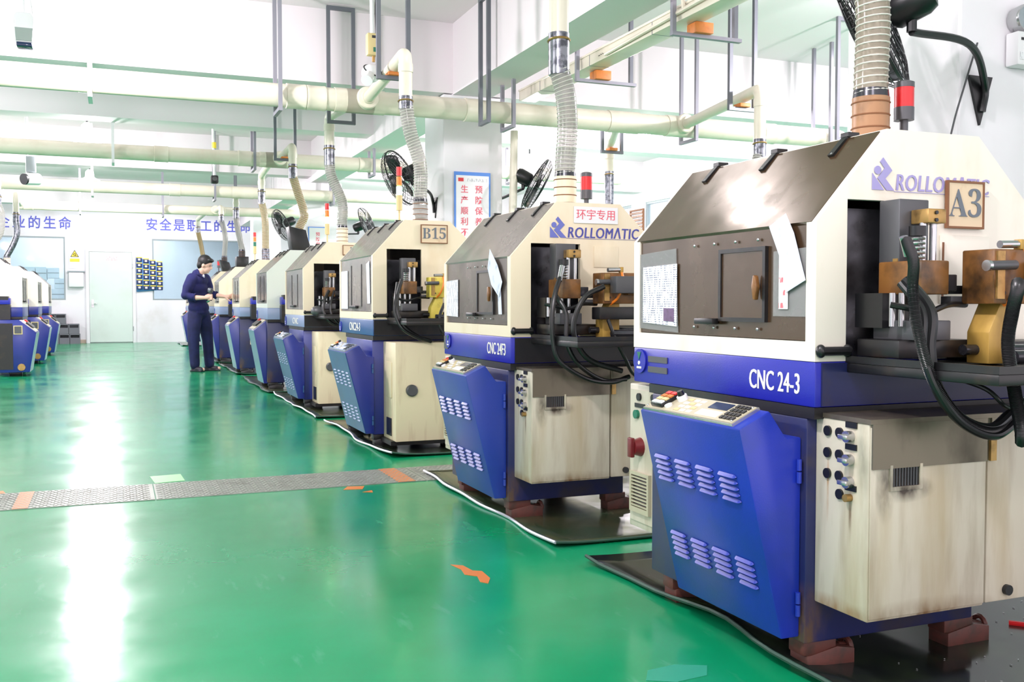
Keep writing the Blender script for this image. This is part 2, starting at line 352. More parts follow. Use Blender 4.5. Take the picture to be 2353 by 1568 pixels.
# far wall, left open for two windows
wf = MB()
for a, b in (((XL, 0), (-2.95, ZC)), ((-2.95, 0), (-1.15, 1.09)), ((-2.95, 2.67), (-1.15, ZC)), ((-1.15, 0), (0.9, ZC)), ((0.9, 0), (3.1, 1.09)), ((0.9, 2.67), (3.1, ZC)), ((3.1, 0), (XR, ZC))):
    wf.box((a[0], YF, a[1]), (b[0], YF + 0.18, b[1]))
wall_far = struct(wf.build('wall_far', M['wall_far'], smooth=False), 'white far wall with blue slogans above its windows')
# the little office behind the far windows
ofc = MB(); ofc.box((-4, YF + 2.0, 0), (4.2, YF + 2.1, ZC)).box((-4.1, YF + 0.18, 0), (-4, YF + 2.1, ZC)).box((4.2, YF + 0.18, 0), (4.3, YF + 2.1, ZC)).box((-4, YF + 0.18, -0.1), (4.2, YF + 2.1, 0))
struct(ofc.build('wall_office', paint('office_wall', S(206, 214, 222), 0.7), smooth=False), 'pale office room seen through the far windows')
def side_wall(name, x0, x1, label):
    w = MB(); w.box((x0, YB, 0), (x1, YF, 0.9)).box((x0, YB, 2.95), (x1, YF, ZC))
    y = YB
    while y < YF - 0.1:
        w.box((x0, y, 0.9), (x1, min(y + 0.5, YF), 2.95)); y += 4.9167
    w.box((x0, YF - 0.5, 0.9), (x1, YF, 2.95))
    return struct(w.build(name, M['wall'], smooth=False), label)
side_wall('wall_right', XR, XR + 0.2, 'white side wall with tall daylight windows beyond the second machine row')
side_wall('wall_left', XL - 0.2, XL, 'white side wall with tall daylight windows on the left of the aisle')
wn = [2]
def window(a, b, axis, label, nmul, bars=True):
    """frame, mullions and panes of one window; axis 'y' = the window lies in an x-z plane"""
    wn[0] += 1; (u0, z0), (u1, z1), w = a, b, label[1]
    def bx(mb, p, q, d0, d1): mb.box((p[0], w + d0, p[1]), (q[0], w + d1, q[1])) if axis == 'y' else mb.box((w + d0, p[0], p[1]), (w + d1, q[0], q[1]))
    f = MB(); t = 0.035
    bx(f, (u0, z0), (u0 + t, z1), -0.02, 0.06); bx(f, (u1 - t, z0), (u1, z1), -0.02, 0.06); bx(f, (u0 + t, z0), (u1 - t, z0 + t), -0.02, 0.06); bx(f, (u0 + t, z1 - t), (u1 - t, z1), -0.02, 0.06)
    fo = struct(f.build('window_%d' % label[2], M['frame_grey'], smooth=False), label[0])
    step = (u1 - u0) / nmul
    for i in range(nmul):
        if i:
            mu = MB(); bx(mu, (u0 + i * step - 0.015, z0 + t), (u0 + i * step + 0.015, z1 - t), 0.0, 0.04); mu.build('mullion', M['frame_grey'], fo, False)
        g = MB(); bx(g, (u0 + i * step + (t if i == 0 else 0.015), z0 + t), (u0 + (i + 1) * step - (t if i == nmul - 1 else 0.015), z1 - t), 0.015, 0.022); g.build('pane', M['glass'], fo, False)
window((-2.95, 1.09), (-1.15, 2.67), 'y', ('grey framed office window left of the far door, cartons stacked behind it', YF + 0.02, 1), 1)
window((0.9, 1.09), (3.1, 2.67), 'y', ('grey framed office window right of the far door behind the worker', YF + 0.02, 2), 1)
k = 3
for side, x in (('right', XR + 0.06), ('left', XL - 0.12)):  # left windows are unseen, added as a light source for the machine fronts
    for i in range(6):
        y0 = YB + 0.5 + i * 4.9167
        window((y0, 0.9), (min(y0 + 4.4167, YF - 0.5), 2.95), 'x', ('tall daylight window number %d from the camera end of the %s wall' % (i + 1, side), x, k), 3); k += 1
# beams and columns
def beam(a, b, label): return struct(MB().box(a, b).build('ceiling_beam', M['beam'], smooth=False), label)
beam((3.1, YB, 3.05), (3.5, YF, ZC), 'long white concrete beam running over the columns towards the far wall')
for i, (y, z, lb) in enumerate(((2.85, 3.07, 'white cross beam above the nearest machine'), (9.2, 3.06, 'white cross beam meeting the column with the red lettered notice'),
                    (12.4, 3.17, 'white cross beam between the first two long exhaust pipes'), (16.7, 3.15, 'white cross beam above the third exhaust pipe'), (23.4, 3.15, 'white cross beam nearest the far wall'))):
    beam((XL, y, z), (3.1, y + 0.35, ZC), lb); beam((3.5, y, z), (XR, y + 0.35, ZC), lb + ', over the second row')
for y, lb in ((2.86, 'white column behind the nearest machine carrying a fan and emergency light'), (9.2, 'white column with the blue bordered notice'), (16.7, 'white column beyond the second exhaust pipe'), (23.4, 'white column nearest the far wall')):
    struct(MB().box((3.0, y, 0), (3.62, y + 0.62, 3.05), 0.01).build('column', M['wall'], smooth=False), lb)
# skirting stain strip of the far wall and the floor joint in front of it
struct(MB().box((XL, YF - 0.012, 0), (-0.7, YF, 0.09)).build('baseboard_far', paint('grimy_skirting', S(196, 176, 160), 0.6, dirt=S(120, 96, 80), amt=0.8, scale=5), smooth=False), 'grimy low skirting along the far wall')
struct(MB().box((XL, 22.0, 0.0), (XR, 22.05, 0.002)).build('trim_1', M['hanger'], smooth=False), 'thin metal joint across the floor before the far wall')

# door
dr = struct(MB().box((-0.60, YF - 0.04, 0.02), (0.41, YF - 0.005, 2.31), 0.004).build('door_1', M['door'], smooth=False), 'pale green flush door in the far wall')
f = MB(); f.box((-0.68, YF - 0.05, 0), (-0.605, YF, 2.39)).box((0.415, YF - 0.05, 0), (0.49, YF, 2.39)).box((-0.605, YF - 0.05, 2.315), (0.415, YF, 2.39)); f.build('door_frame', M['wall'], dr, False)
h = MB(); h.cyl((-0.53, YF - 0.04, 1.0), (-0.53, YF - 0.1, 1.0), 0.03); h.cyl((-0.53, YF - 0.09, 1.0), (-0.43, YF - 0.09, 1.0), 0.012); h.box((-0.56, YF - 0.048, 0.9), (-0.5, YF - 0.04, 1.1)); h.build('handle', M['steel'], dr)
MB().box((-0.2, YF - 0.046, 2.1), (0.06, YF - 0.041, 2.2)).build('door_notice', M['paper_red'], dr, False)
for z in (0.3, 1.9): MB().cyl((0.42, YF - 0.06, z), (0.42, YF - 0.06, z + 0.12), 0.012).build('hinge', M['steel'], dr)

# slogans on the far wall: each character a part of the wall
def slogan(chars, x0, step, z, size):
    for i, ch in enumerate(chars):
        link_mesh('slogan_character', text_mesh(ch, size, M['slogan'], 0.9, 0.012, 0.004), wall_far, (x0 + i * step, YF - 0.006, z), R_NEAR)
slogan('企业的生命', -2.52, 0.345, 2.99, 0.33)
slogan('安全是职工的生命', 0.90, 0.335, 3.02, 0.33)
# warning board, dispenser, bins, pocket organiser
t = thing('warning_board', 'white board with yellow warning triangle beside the left office window', 'sign', (-0.93, YF - 0.012, 2.15))
MB().box((-0.13, 0, -0.27), (0.13, 0.01, 0.27)).build('board', M['white'], t, False)
MB().prism([(-0.1, 0.02), (0.1, 0.02), (0, 0.2)], 'y', -0.004, 0.0).build('triangle', M['black'], t, False)
MB().prism([(-0.078, 0.033), (0.078, 0.033), (0, 0.175)], 'y', -0.007, -0.003).build('triangle_field', M['yellow'], t, False)
g = MB(); g.ring((0, -0.008, 0.085), (0, 1, 0), 0.025, 0.006, 14, 4); g.box((0.005, -0.009, 0.05), (0.045, -0.007, 0.062)); g.build('pictogram', M['black'], t)
MB().box((-0.11, -0.004, -0.1), (0.11, 0, -0.02)).build('yellow_panel', M['yellow'], t, False)
t = thing('wall_dispenser', 'white plastic dispenser box on the far wall below the warning board', 'dispenser', (-0.9, YF - 0.16, 1.42))
MB().prism([(0.0, 0.0), (0.14, -0.02), (0.14, 0.36), (0.05, 0.36), (0.0, 0.3)], 'x', -0.17, 0.17, 0.015).build('housing', M['white'], t)
MB().box((-0.2, 0.05, 0.37), (0.2, 0.15, 0.4)).build('lid', M['frame_grey'], t, False)
for i, (x, z) in enumerate(((-1.42, 0), (-1.18, 0), (-0.94, 0), (-1.44, 0.25), (-1.2, 0.25), (-0.96, 0.25), (-1.5, 0.5), (-1.26, 0.5))):
    t = thing('storage_bin', ['grey plastic bin at the left end of the bottom row by the far wall', 'grey plastic bin in the middle of the bottom row by the far wall', 'grey plastic bin at the right end of the bottom row, nearest the door',
        'grey plastic bin at the left end of the second row by the far wall', 'grey plastic bin in the middle of the second row by the far wall', 'grey plastic bin at the right end of the second row by the far wall',
        'left one of the two grey bins on top of the bin stack', 'right one of the two grey bins on top of the bin stack'][i], 'bin', (x, 26.62, z), 0, 'grey bins stacked by the far wall')
    b = MB(); b.box((-0.115, 0, 0), (0.115, 0.3, 0.012)).box((-0.115, 0, 0.012), (-0.1, 0.3, 0.245)).box((0.1, 0, 0.012), (0.115, 0.3, 0.245)).box((-0.1, 0.285, 0.012), (0.1, 0.3, 0.245)).box((-0.1, 0, 0.012), (0.1, 0.015, 0.15)); b.box((-0.1, 0, 0.22), (0.1, 0.02, 0.245)); b.build('body', M['crate'], t, False)
    MB().box((-0.1, 0.1, 0.012), (0.1, 0.12, 0.235)).build('contents', M['crate_dark'], t, False)  # dark sheet put in for the shade inside the bin
t = thing('pocket_organiser', 'blue hanging pocket organiser with yellow strips beside the far door', 'organiser', (0.83, YF - 0.03, 1.3))
def curl(u): return -0.16 * max(0.0, u - 0.1) ** 1.4
pz = MB(); NX = 10
gv = [[pz.bm.verts.new((-0.32 + 0.64 * i / NX, curl(-0.32 + 0.64 * i / NX) - 0.0, z0 - 0.14 * max(0, (i / NX)) * (1 if z0 > 0.5 else -0.4))) for z0 in (0.0, 0.88)] for i in range(NX + 1)]
for i in range(NX): pz.bm.faces.new([gv[i][0], gv[i + 1][0], gv[i + 1][1], gv[i][1]])
so = pz.build('backing_sheet', M['sheetblue'], t); md = so.modifiers.new('thick', 'SOLIDIFY'); md.thickness = 0.008
for r_ in range(6):
    for c_ in range(4):
        x = -0.245 + c_ * 0.163; z = 0.08 + r_ * 0.143 - 0.1 * (c_ / 3.0) * (0.2 + r_ / 6.0) + 0.03; y = curl(x) - 0.02
        po = MB().box((x - 0.066, y - 0.02, z - 0.045), (x + 0.066, y, z + 0.045), 0.006).build('pocket', M['pocket'], t)
        MB().box((x - 0.03, y - 0.026, z - 0.02), (x + 0.025, y - 0.021, z + 0.03)).build('card', M['white'], po, False)
        MB().box((x - 0.07, y - 0.016, z + 0.05), (x + 0.07, y - 0.006, z + 0.072)).build('yellow_strip', M['yellow'], t, False)
# cartons and desk in the office
bxs = [(-1.3, 1.05, .30, .28), (-1.62, 1.05, 0, 0)]
cz = [('bottom', 1.12), ('middle', 1.42), ('top', 1.72)]
def carton(x, z, w, hh, lb):
    t = thing('carton', lb, 'box', (x, YF + 0.5, z), 0, 'white cartons behind the left office window')
    MB().box((-w / 2, 0, 0), (w / 2, 0.4, hh), 0.004).build('box_body', M['carton'], t, False); MB().box((-w / 2 + 0.01, -0.002, hh * 0.45), (w / 2 - 0.01, 0.0, hh * 0.55)).build('tape', M['frame_grey'], t, False)
MB_desk = thing('office_desk', 'dark desk under the cartons behind the left office window', 'desk', (-2.0, YF + 0.45, 0))
MB().box((-0.95, 0, 1.02), (0.85, 0.6, 1.1)).build('desk_top', M['gunmetal'], MB_desk, False)
for x in (-0.9, 0.72): MB().box((x, 0.05, 0), (x + 0.06, 0.55, 1.02)).build('desk_leg', M['gunmetal'], MB_desk, False)
for (x, z, w, hh, lb) in ((-1.33, 1.1, .34, .27, 'white carton resting on the desk at the right edge of the left office window'), (-1.86, 1.3, .46, .3, 'wide white carton in the middle of the carton stack'),
        (-2.25, 1.3, .3, .3, 'white carton at the left end of the middle carton row'), (-1.3, 1.38, .26, .26, 'small white carton above the one at the right window edge'), (-2.28, 1.61, .26, .32, 'white carton at the left end of the top row'),
        (-2.0, 1.61, .26, .32, 'second white carton from the left in the top row'), (-1.73, 1.61, .25, .32, 'third white carton from the left in the top row'), (-1.45, 1.65, .28, .26, 'white carton at the right end of the top row')):
    carton(x, z, w, hh, lb)
MB_sh = thing('shelf_board', 'dark shelf board carrying the middle cartons in the office', 'shelf', (-2.05, YF + 0.5, 1.27)); MB().box((-0.4, 0, 0), (0.42, 0.4, 0.03)).build('board', M['gunmetal'], MB_sh, False)

# ------------------------------------------------------------------ lamps
def pendant(x, y, z, label, watts=None, r=0.2, grp='bright pendant lamps over the aisle'):
    t = thing('pendant_lamp', label, 'lamp', (x, y, z), 0, grp)
    MB().cyl((0, 0, 0.2), (0, 0, ZC - z), 0.012, n=8).build('rod', M['gunmetal'], t)
    MB().lathe([(0.03, 0.24), (0.07, 0.2), (0.08, 0.1), (r, 0.03), (r, 0.015), (r - 0.01, 0.012)], (0, 0, 0)).build('housing', M['lampshade'], t)
    MB().lathe([(r - 0.015, 0.011), (r - 0.02, -0.02), (r * 0.6, -0.045), (0.01, -0.055)], (0, 0, 0)).build('diffuser', M['lamp'], t)
    L = bpy.data.lights.new('lamp_light', 'POINT'); L.shadow_soft_size = 0.09; L.energy = LAMP_W if watts is None else watts; L.color = TINT
    lo = bpy.data.objects.new('lamp_light', L); COL.objects.link(lo); lo.parent = t; lo.location = (0, 0, -0.16)
pendant(-0.17, 7.5, 2.98, 'brightest white pendant lamp over the aisle in front of the first exhaust pipe')
pendant(-0.31, 14.0, 3.12, 'white pendant lamp over the aisle behind the first exhaust pipe')
pendant(-0.40, 19.5, 3.2, 'white pendant lamp over the aisle behind the second exhaust pipe')
pendant(-0.3, 24.0, 3.2, 'white pendant lamp over the aisle nearest the far door', 125)
pendant(-0.1, 1.6, 3.1, 'white pendant lamp over the aisle above the camera')
for i, (x, y) in enumerate(((6.3, 5.3), (6.3, 10.9), (6.3, 14.8), (6.3, 20.5))):  # lamps added to throw light straight onto the right hand ceiling
    pendant(x, y, 3.2, ('white pendant lamp behind the right column over the second row', 'white pendant lamp just behind the notice column cross beam, right of the long beam', 'white pendant lamp right of the long beam over the second exhaust pipe end', 'white pendant lamp in the far right corner of the hall')[i], RIGHT_W, 0.2, 'pendant lamps over the second row')
for i, (x, y) in enumerate(((-3.6, 3.5), (-3.6, 10.9), (-3.6, 15.0), (-3.6, 20.5))):  # lamps added out of view to light the ceiling left of the aisle
    pendant(x, y, 3.2, ('white pendant lamp left of the aisle ahead of the nearest exhaust pipe', 'white pendant lamp left of the aisle behind the nearest exhaust pipe', 'white pendant lamp above the front of the left machine row', 'white pendant lamp above the back of the left machine row')[i], LEFT_W, 0.2, 'pendant lamps left of the aisle')
t5 = thing('panel_lamp', 'hanging square floodlight glaring behind the nearest machine hood', 'lamp', (6.1, 6.0, 2.62))
MB().cyl((0, 0, 0.26), (0, 0, ZC - 2.62), 0.014, n=8).build('rod', M['gunmetal'], t5)
b = MB(); b.box((-0.13, -0.02, 0.2), (0.13, 0.02, 0.26)).box((-0.13, -0.02, 0.0), (-0.1, 0.02, 0.2)).box((0.1, -0.02, 0), (0.13, 0.02, 0.2)); b.build('bracket', M['hanger'], t5, False)
MB().box((-0.16, -0.05, -0.22), (0.16, 0.05, 0.12), 0.01).build('housing', M['lampbody'], t5)
MB().box((-0.14, -0.055, -0.2), (0.14, -0.05, 0.1)).build('diffuser', M['lamp'], t5, False)
L = bpy.data.lights.new('lamp_light', 'AREA'); L.shape = 'RECTANGLE'; L.size = 0.28; L.size_y = 0.3; L.energy = 60
lo = bpy.data.objects.new('lamp_light', L); COL.objects.link(lo); lo.parent = t5; lo.location = (0, -0.07, -0.05); lo.rotation_euler = (PI / 2, 0, 0)
for i, (x, y) in enumerate(((0.2, -1.2), (3.9, 10.8), (3.9, 13.8), (3.9, 18.0), (3.9, 21.5), (2.0, 5.7), (7.4, 7.5), (1.2, 25.0))):
    t = thing('ceiling_panel_lamp', 'flat square ceiling lamp, %s' % ['above the camera', 'beyond the notice column, first', 'beyond the notice column, second', 'beyond the notice column, third', 'beyond the notice column, last',
        'above the space between the second machine and the trench', 'over the second row beside the window wall', 'close to the far wall'][i], 'lamp', (x, y, ZC), 0, 'flat ceiling lamps')
    MB().box((-0.32, -0.32, -0.05), (0.32, 0.32, 0.0), 0.008).build('housing', M['lampbody'], t)
    MB().box((-0.29, -0.29, -0.054), (0.29, 0.29, -0.051)).build('diffuser', M['panel_lamp'], t, False)
    L = bpy.data.lights.new('lamp_light', 'AREA'); L.shape = 'SQUARE'; L.size = 0.58; L.energy = CEIL_W * (1.0 if x > 5 else 0.2 if (x, y) == (2.0, 5.7) else 1.0); L.color = TINT
    lo = bpy.data.objects.new('lamp_light', L); COL.objects.link(lo); lo.parent = t; lo.location = (0, 0, -0.06)
ot = thing('office_lamp', 'ceiling lamp of the office behind the far wall', 'lamp', (-0.5, YF + 1.1, ZC))  # lamp added out of view, brightens the office behind the glass
MB().box((-0.6, -0.1, -0.08), (0.6, 0.1, 0)).build('housing', M['lampbody'], ot, False); MB().box((-0.58, -0.08, -0.085), (0.58, 0.08, -0.081)).build('diffuser', M['lamp'], ot, False)
L = bpy.data.lights.new('lamp_light', 'AREA'); L.shape = 'RECTANGLE'; L.size = 3; L.size_y = 0.3; L.energy = 115
lo = bpy.data.objects.new('lamp_light', L); COL.objects.link(lo); lo.parent = ot; lo.location = (0, 0, -0.1)

# ------------------------------------------------------------------ grinding machines
def louver_mesh(mat, length=0.088, hgt=0.0115, out=0.0065):
    """pressed scoop: u along the slot, v down the sheet, w out of the sheet"""
    st = ((0, .1), (.025, .55), (.07, .9), (.14, 1), (.86, 1), (.93, .9), (.975, .55), (1, .1)); bm = MB(); n = 7; top = []; mid = []; bot = []
    for i in range(n + 1):
        f_, e = st[i]; u = -length / 2 + length * f_
        top.append(bm.bm.verts.new((u, -hgt * 0.5 * e, -0.001))); mid.append(bm.bm.verts.new((u, hgt * 0.2 * e, out * e))); bot.append(bm.bm.verts.new((u, hgt * 0.5 * e, -0.001)))
    for i in range(n):
        bm.bm.faces.new([top[i], top[i + 1], mid[i + 1], mid[i]]); bm.bm.faces.new([mid[i], mid[i + 1], bot[i + 1], bot[i]])
    return bm.mesh('louver', mat, True, 60)
_louv = {}
def hood_profile(K):
    return [(0, K['zt']), (0, K['kn']), (K['tx'], K['tp']), (K['tb'], K['tp']), (K['bx'], K['bk']), (K['bx'], K['zt'])]
def roofline(K, x):
    if x <= K['tx']: return K['kn'] + (K['tp'] - K['kn']) * x / K['tx']
    if x <= K['tb']: return K['tp']
    return K['tp'] + (K['bk'] - K['tp']) * (x - K['tb']) / (K['bx'] - K['tb'])
A_ = dict(zb=.725, zt=.847, kn=1.215, tp=1.47, bk=1.24, L=.97, tx=.23, tb=.56, bx=.80, con=(.05, .57), conz=(.672, .717), cab=(-.17, .2, .712))
A3_ = dict(A_, zb=.775, zt=.89, kn=1.335, tp=1.585, bk=1.36, L=1.08, con=(-.03, .57), conz=(.665, .712), cab=(-.29, .07, .737))
B_ = dict(A_, zb=.815, zt=.95, kn=1.365, tp=1.62, bk=1.40, L=.95, tx=.27, con=(.12, .62), cab=(-.2, .09, .70))
def grinder(label, X0, Y0, K, cream, band, con, conside, kind, glass, group, mirror=False):
    root = thing('grinding_machine', label, 'machine', (X0, Y0, 0), 0, group)
    if mirror: root.scale = (-1, 1, 1)
    if mirror: K = dict(K, con=(-.3, .25))
    zb, zt, kn, tp, L, tx, tb, bx, bk = (K[k] for k in ('zb', 'zt', 'kn', 'tp', 'L', 'tx', 'tb', 'bx', 'bk'))
    # feet, base, neck, band
    for (fx, fy) in ((.02, .04), (.02, L - .26), (.52, .04), (.52, L - .26)):
        q = MB(); q.prism([(fx, 0), (fx + .16, 0), (fx + .16, .05), (fx + .1, .062), (fx, .045)], 'y', fy, fy + .075, .003); q.box((fx - .01, fy + .005, .045), (fx + .1, fy + .07, .085), .004)
        q.cyl((fx + .13, fy + .0375, .045), (fx + .175, fy + .0375, .04), .014, n=10); q.ring((fx + .16, fy + .0375, .045), (1, 0, 0), .022, .008, 12, 6)
        q.build('levelling_foot', M['redfoot'] if kind == 'A' else M['soot'], root)
    MB().box((0, .03, .085), (.60, .84, zb - .03), .006).build('base', M['navybody'] if kind != 'A3' else conside, root)
    MB().box((-.0, .0, zb - .03), (.70, .86, zb), .0).build('neck', M['soot'], root, False)
    b = MB().box((0, 0, zb), (bx, L, zt), .006).build('band', band, root)
    if kind in ('A', 'A3'):
        MB().box((.02 if kind == 'A' else 0.006, -.006, zb + .004), (bx, 0, zt - .004)).build('oily_side_plate', M['navybody'] if 'side' not in K and kind == 'A' else M['soot'], b, False)
    # hood shell
    hd = MB()
    op = kind in ('A', 'A3'); o0, o1 = .10, .35; oz = zt + .43 if kind == 'A' else zt + .49
    if op:
        hd.prism([(0, zt), (o0, zt), (o0, roofline(K, o0)), (0, kn)], 'y', 0, .02)
        hd.prism([(o0, oz), (o1, oz), (o1, tp), (tx, tp), (o0, roofline(K, o0))], 'y', 0, .02)
        hd.prism([(o1, zt), (bx, zt), (bx, bk), (tb, tp), (o1, tp)], 'y', 0, .02)
    else: hd.prism(hood_profile(K), 'y', 0, .02)
    hd.prism(hood_profile(K), 'y', L - .02, L)
    hd.box((tx, .02, tp - .015), (tb, L - .02, tp)); hd.box((bx - .015, .02, zt), (bx, L - .02, bk))
    hd.prism([(tb, tp), (tb, tp - .02), (bx - .02, bk - .01), (bx, bk)], 'y', .02, L - .02)
    hd.box((0, .02, zt), (.02, L - .02, zt + .052)); hd.box((0, .02, zt + .052), (.02, .04, kn)); hd.box((0, L - .04, zt + .052), (.02, L - .02, kn))
    hood = hd.build('hood', cream, root, False)
    MB().box((.006, .04, zt + .054), (.013, L - .04, kn - .002)).build('front_panel', glass, hood, False)
    sl = Vector((tx, tp - kn)).normalized()
    MB().prism([(.0, kn + .002), (tx - .006, tp - .003), (tx - .001, tp - .010), (.006, kn - .006)], 'y', .021, L - .021).build('slope_panel', M['smoked3'] if 'side' in K else glass, hood, False)  # second machine: paler copy on the slope, its reflections put into the colour
    MB().box((.40, .05, zt), (.42, L - .05, tp - .1)).build('inner_wall', M['darksteel'], hood, False)
    for yy in ((.16, .49, .82) if kind == 'A' else (.2, .5, .8)):
        yy *= L; s_ = MB()
        p0 = Vector((tx + .025, yy, tp + .006)); p1 = Vector((tx - sl[0] * .085, yy, tp - sl[1] * .085 + .009))
        s_.box((tx - .01, yy - .017, tp), (tx + .03, yy + .017, tp + .014), .002)
        s_.prism([(tx, tp + .012), (tx + .012, tp + .002), (p1.x + .006, p1.z - .006), (p1.x - .004, p1.z + .002)], 'y', yy - .011, yy + .011)
        so_ = s_.build('strap', M['black'], hood, False)
        MB().ell((p1.x + .004, yy, p1.z + .004), (.006, .006, .006), None, 8, 6).build('strap_bolt', M['steel'], so_)
    if kind == 'A':
        # sliding door in the front panel
        y0, y1, z0, z1 = .21, .44, zt + .10, zt + .315
        d_ = MB(); t_ = .012
        d_.box((-.006, y0, z0), (.006, y0 + t_, z1)).box((-.006, y1 - t_, z0), (.006, y1, z1)).box((-.006, y0 + t_, z0), (.006, y1 - t_, z0 + t_)).box((-.006, y0 + t_, z1 - t_), (.006, y1 - t_, z1))
        d_.build('door_frame', M['soot'], hood, False)
        MB().box((-.001, y0 + t_, z0 + t_), (.004, y1 - t_, z1 - t_)).build('sliding_door', glass, hood, False)
        MB().prism([(y0 + .018, zt + .2), (y0 + .026, zt + .232), (y0 + .036, zt + .234), (y0 + .044, zt + .2), (y0 + .036, zt + .165), (y0 + .026, zt + .163)], 'x', -.022, -.008, .003).build('door_handle', M['brown'], hood)
        MB().box((-.025, .445, zt + .09), (.0, .545, zt + .108), .003).build('latch', M['black'], hood)
        for yy in (.25, .36, .47, .58):
            for zz in (zt + .335, zt + .08): MB().ell((-.001, yy, zz), (.004, .005, .005), None, 8, 6).build('bolt', M['steel'], hood)
    elif kind == 'A3':
        for yy, w_ in ((.32, .02), (.62, .02)): MB().box((.002, yy * L, zt + .09), (.007, yy * L + w_, kn - .05)).build('slide_rail', M['soot'], hood, False)
        MB().box((-.02, .42 * L, zt + .075), (.004, .62 * L, zt + .095), .003).build('latch', M['black'], hood)
    else:
        for yy in (.3, .62): MB().box((.002, yy * L, zt + .09), (.007, yy * L + .02, kn - .04)).build('slide_rail', M['soot'], hood, False)
        MB().box((-.02, .3 * L, zt + .07), (.004, .6 * L, zt + .09), .003).build('latch', M['black'], hood)
    if op:
        hb = MB(); hb.tube([(.012, -.012, zt + .028), (.1, -.012, zt + .028)], .012, 10); hb.ell((.012, -.008, zt + .028), (.014, .014, .018), None, 10, 8).ell((.1, -.008, zt + .028), (.014, .014, .018), None, 10, 8); hb.build('side_grip', M['black'], hood)
    # console pedestal
    c0, c1 = K['con']; z1, z2 = K['conz']
    if kind == 'B':
        prof = [(-.14, .69), (.02, .815), (.2, .815), (.2, .07), (-.03, .07)] if not mirror else [(-.19, .60), (.02, .775), (.28, .775), (.28, .06), (-.10, .06)]
    else: prof = [(-.20, z1), (-.105, z2), (-.05, z1 - .03), (-.001, z1 - .03), (-.001, .10), (-.06, .10)]
    cn = MB().prism(prof, 'y', c0, c1, .005).build('console', conside, root)
    tl = Vector((prof[0][0], 0, prof[0][1])); bl = Vector((prof[-1][0], 0, prof[-1][1])); dn = (bl - tl).normalized(); Lf = (bl - tl).length; no = Vector((dn.z, 0, -dn.x)); no = -no if no.x > 0 else no
    MFm = Matrix(((0, dn.x, no.x, tl.x), (-1, dn.y, no.y, 0), (0, dn.z, no.z, tl.z), (0, 0, 0, 1)))
    if con is not conside:
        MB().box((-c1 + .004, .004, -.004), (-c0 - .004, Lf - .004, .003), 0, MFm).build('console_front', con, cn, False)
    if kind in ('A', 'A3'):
        key = (con.name, kind)
        if key not in _louv: _louv[key] = louver_mesh(con, .086 if kind == 'A' else .078)
        for s0 in (.14, .388) if kind == 'A' else (.15, .40):
            for r_ in range(5):
                for c_ in range(4):
                    yl = c0 + .098 + c_ * .1135 if kind == 'A' else c0 + .1 + c_ * .133
                    lo_ = link_mesh('louver', _louv[key], cn); lo_.matrix_local = Matrix.Translation((0, yl, 0)) @ MFm @ Matrix.Translation((0, s0 + r_ * .0175 + (.0 if kind == 'A' else .006 * r_), .003))
        for zz in (.16, .52):
            for k_ in (0, 1): MB().cyl((-.012, c0 - .006, zz + k_ * .034), (-.012, c0 - .006, zz + k_ * .034 + .03), .007, n=10).build('hinge', con, cn)
    # sloping control panel: a = from the far (left) end, b = up the slope
    q0 = Vector((prof[0][0], 0, prof[0][1])); q1 = Vector((prof[1][0], 0, prof[1][1])); up = (q1 - q0).normalized(); Lp = (q1 - q0).length; nn = Vector((-up.z, 0, up.x))
    W_ = c1 - c0
    MPm = Matrix(((0, up.x, nn.x, q0.x), (-1, up.y, nn.y, c1), (0, up.z, nn.z, q0.z), (0, 0, 0, 1)))
    def onp(a0, a1, b0, b1, h0, h1, mat, nm, bev=0.0): return MB().box((a0 * W_, b0 * Lp, h0), (a1 * W_, b1 * Lp, h1), bev, MPm).build(nm, mat, cn, bev > 0)
    onp(.03, .93, .05, .97, 0, .008, M['steel'], 'panel_rim'); onp(.045, .92, .09, .93, .008, .010, M['panel'] if kind != 'A3' else M['greyblue'], 'control_panel')
    if kind in ('A', 'A3'):
        onp(.10, .22, .16, .9, .01, .022, M['black'], 'button_block', .002)
        for i in range(2):
            for j in range(4): onp(.108 + i * .058, .156 + i * .058, .2 + j * .17, .33 + j * .17, .022, .026, [M['white'], M['beige'], M['orange'], M['red']][j] if (i, j) != (1, 3) else M['red'], 'push_button')
        kb = MB(); kb.lathe([(.016, 0), (.016, .014), (.013, .016)], MPm @ Vector((.28 * W_, .72 * Lp, .01)), nn, 16); kb.build('selector_knob', M['white'], cn)
        kb = MB(); kb.lathe([(.011, .016), (.009, .03)], MPm @ Vector((.28 * W_, .72 * Lp, .01)), nn, 12); kb.build('knob_cap', M['black'], cn)
        kb = MB(); kb.lathe([(.012, 0), (.012, .006)], MPm @ Vector((.25 * W_, .3 * Lp, .01)), nn, 14); kb.build('round_key', M['white'], cn)
        onp(.58, .755, .55, .86, .010, .012, M['screen'], 'display'); onp(.55, .75, .18, .46, .010, .011, M['white'], 'key_label')
        kp = MB()
        for i in range(4):
            for j in range(4): kp.box(((.785 + i * .032) * W_, (.18 + j * .185) * Lp, .010), ((.785 + i * .032 + .024) * W_, (.18 + j * .185 + .13) * Lp, .014), 0, MPm)
        kp.build('keypad', M['black'], cn, False)
        for i in range(3):
            for j in range(4): onp(.33 + i * .062, .375 + i * .062, .18 + j * .18, .29 + j * .18, .010, .0112, M['white'] if (i + j) % 3 else M['beige'], 'membrane_key')
        for a_ in (.06, .905):
            for b_ in (.16, .86): MB().ell(MPm @ Vector((a_ * W_, b_ * Lp, .011)), (.004, .004, .003), None, 8, 6).build('panel_screw', M['steel'], cn)
    else:
        kp = MB()
        for i in range(5): kp.box(((.15 + i * .14) * W_, .3 * Lp, .01), ((.15 + i * .14 + .09) * W_, .7 * Lp, .03), 0, MPm)
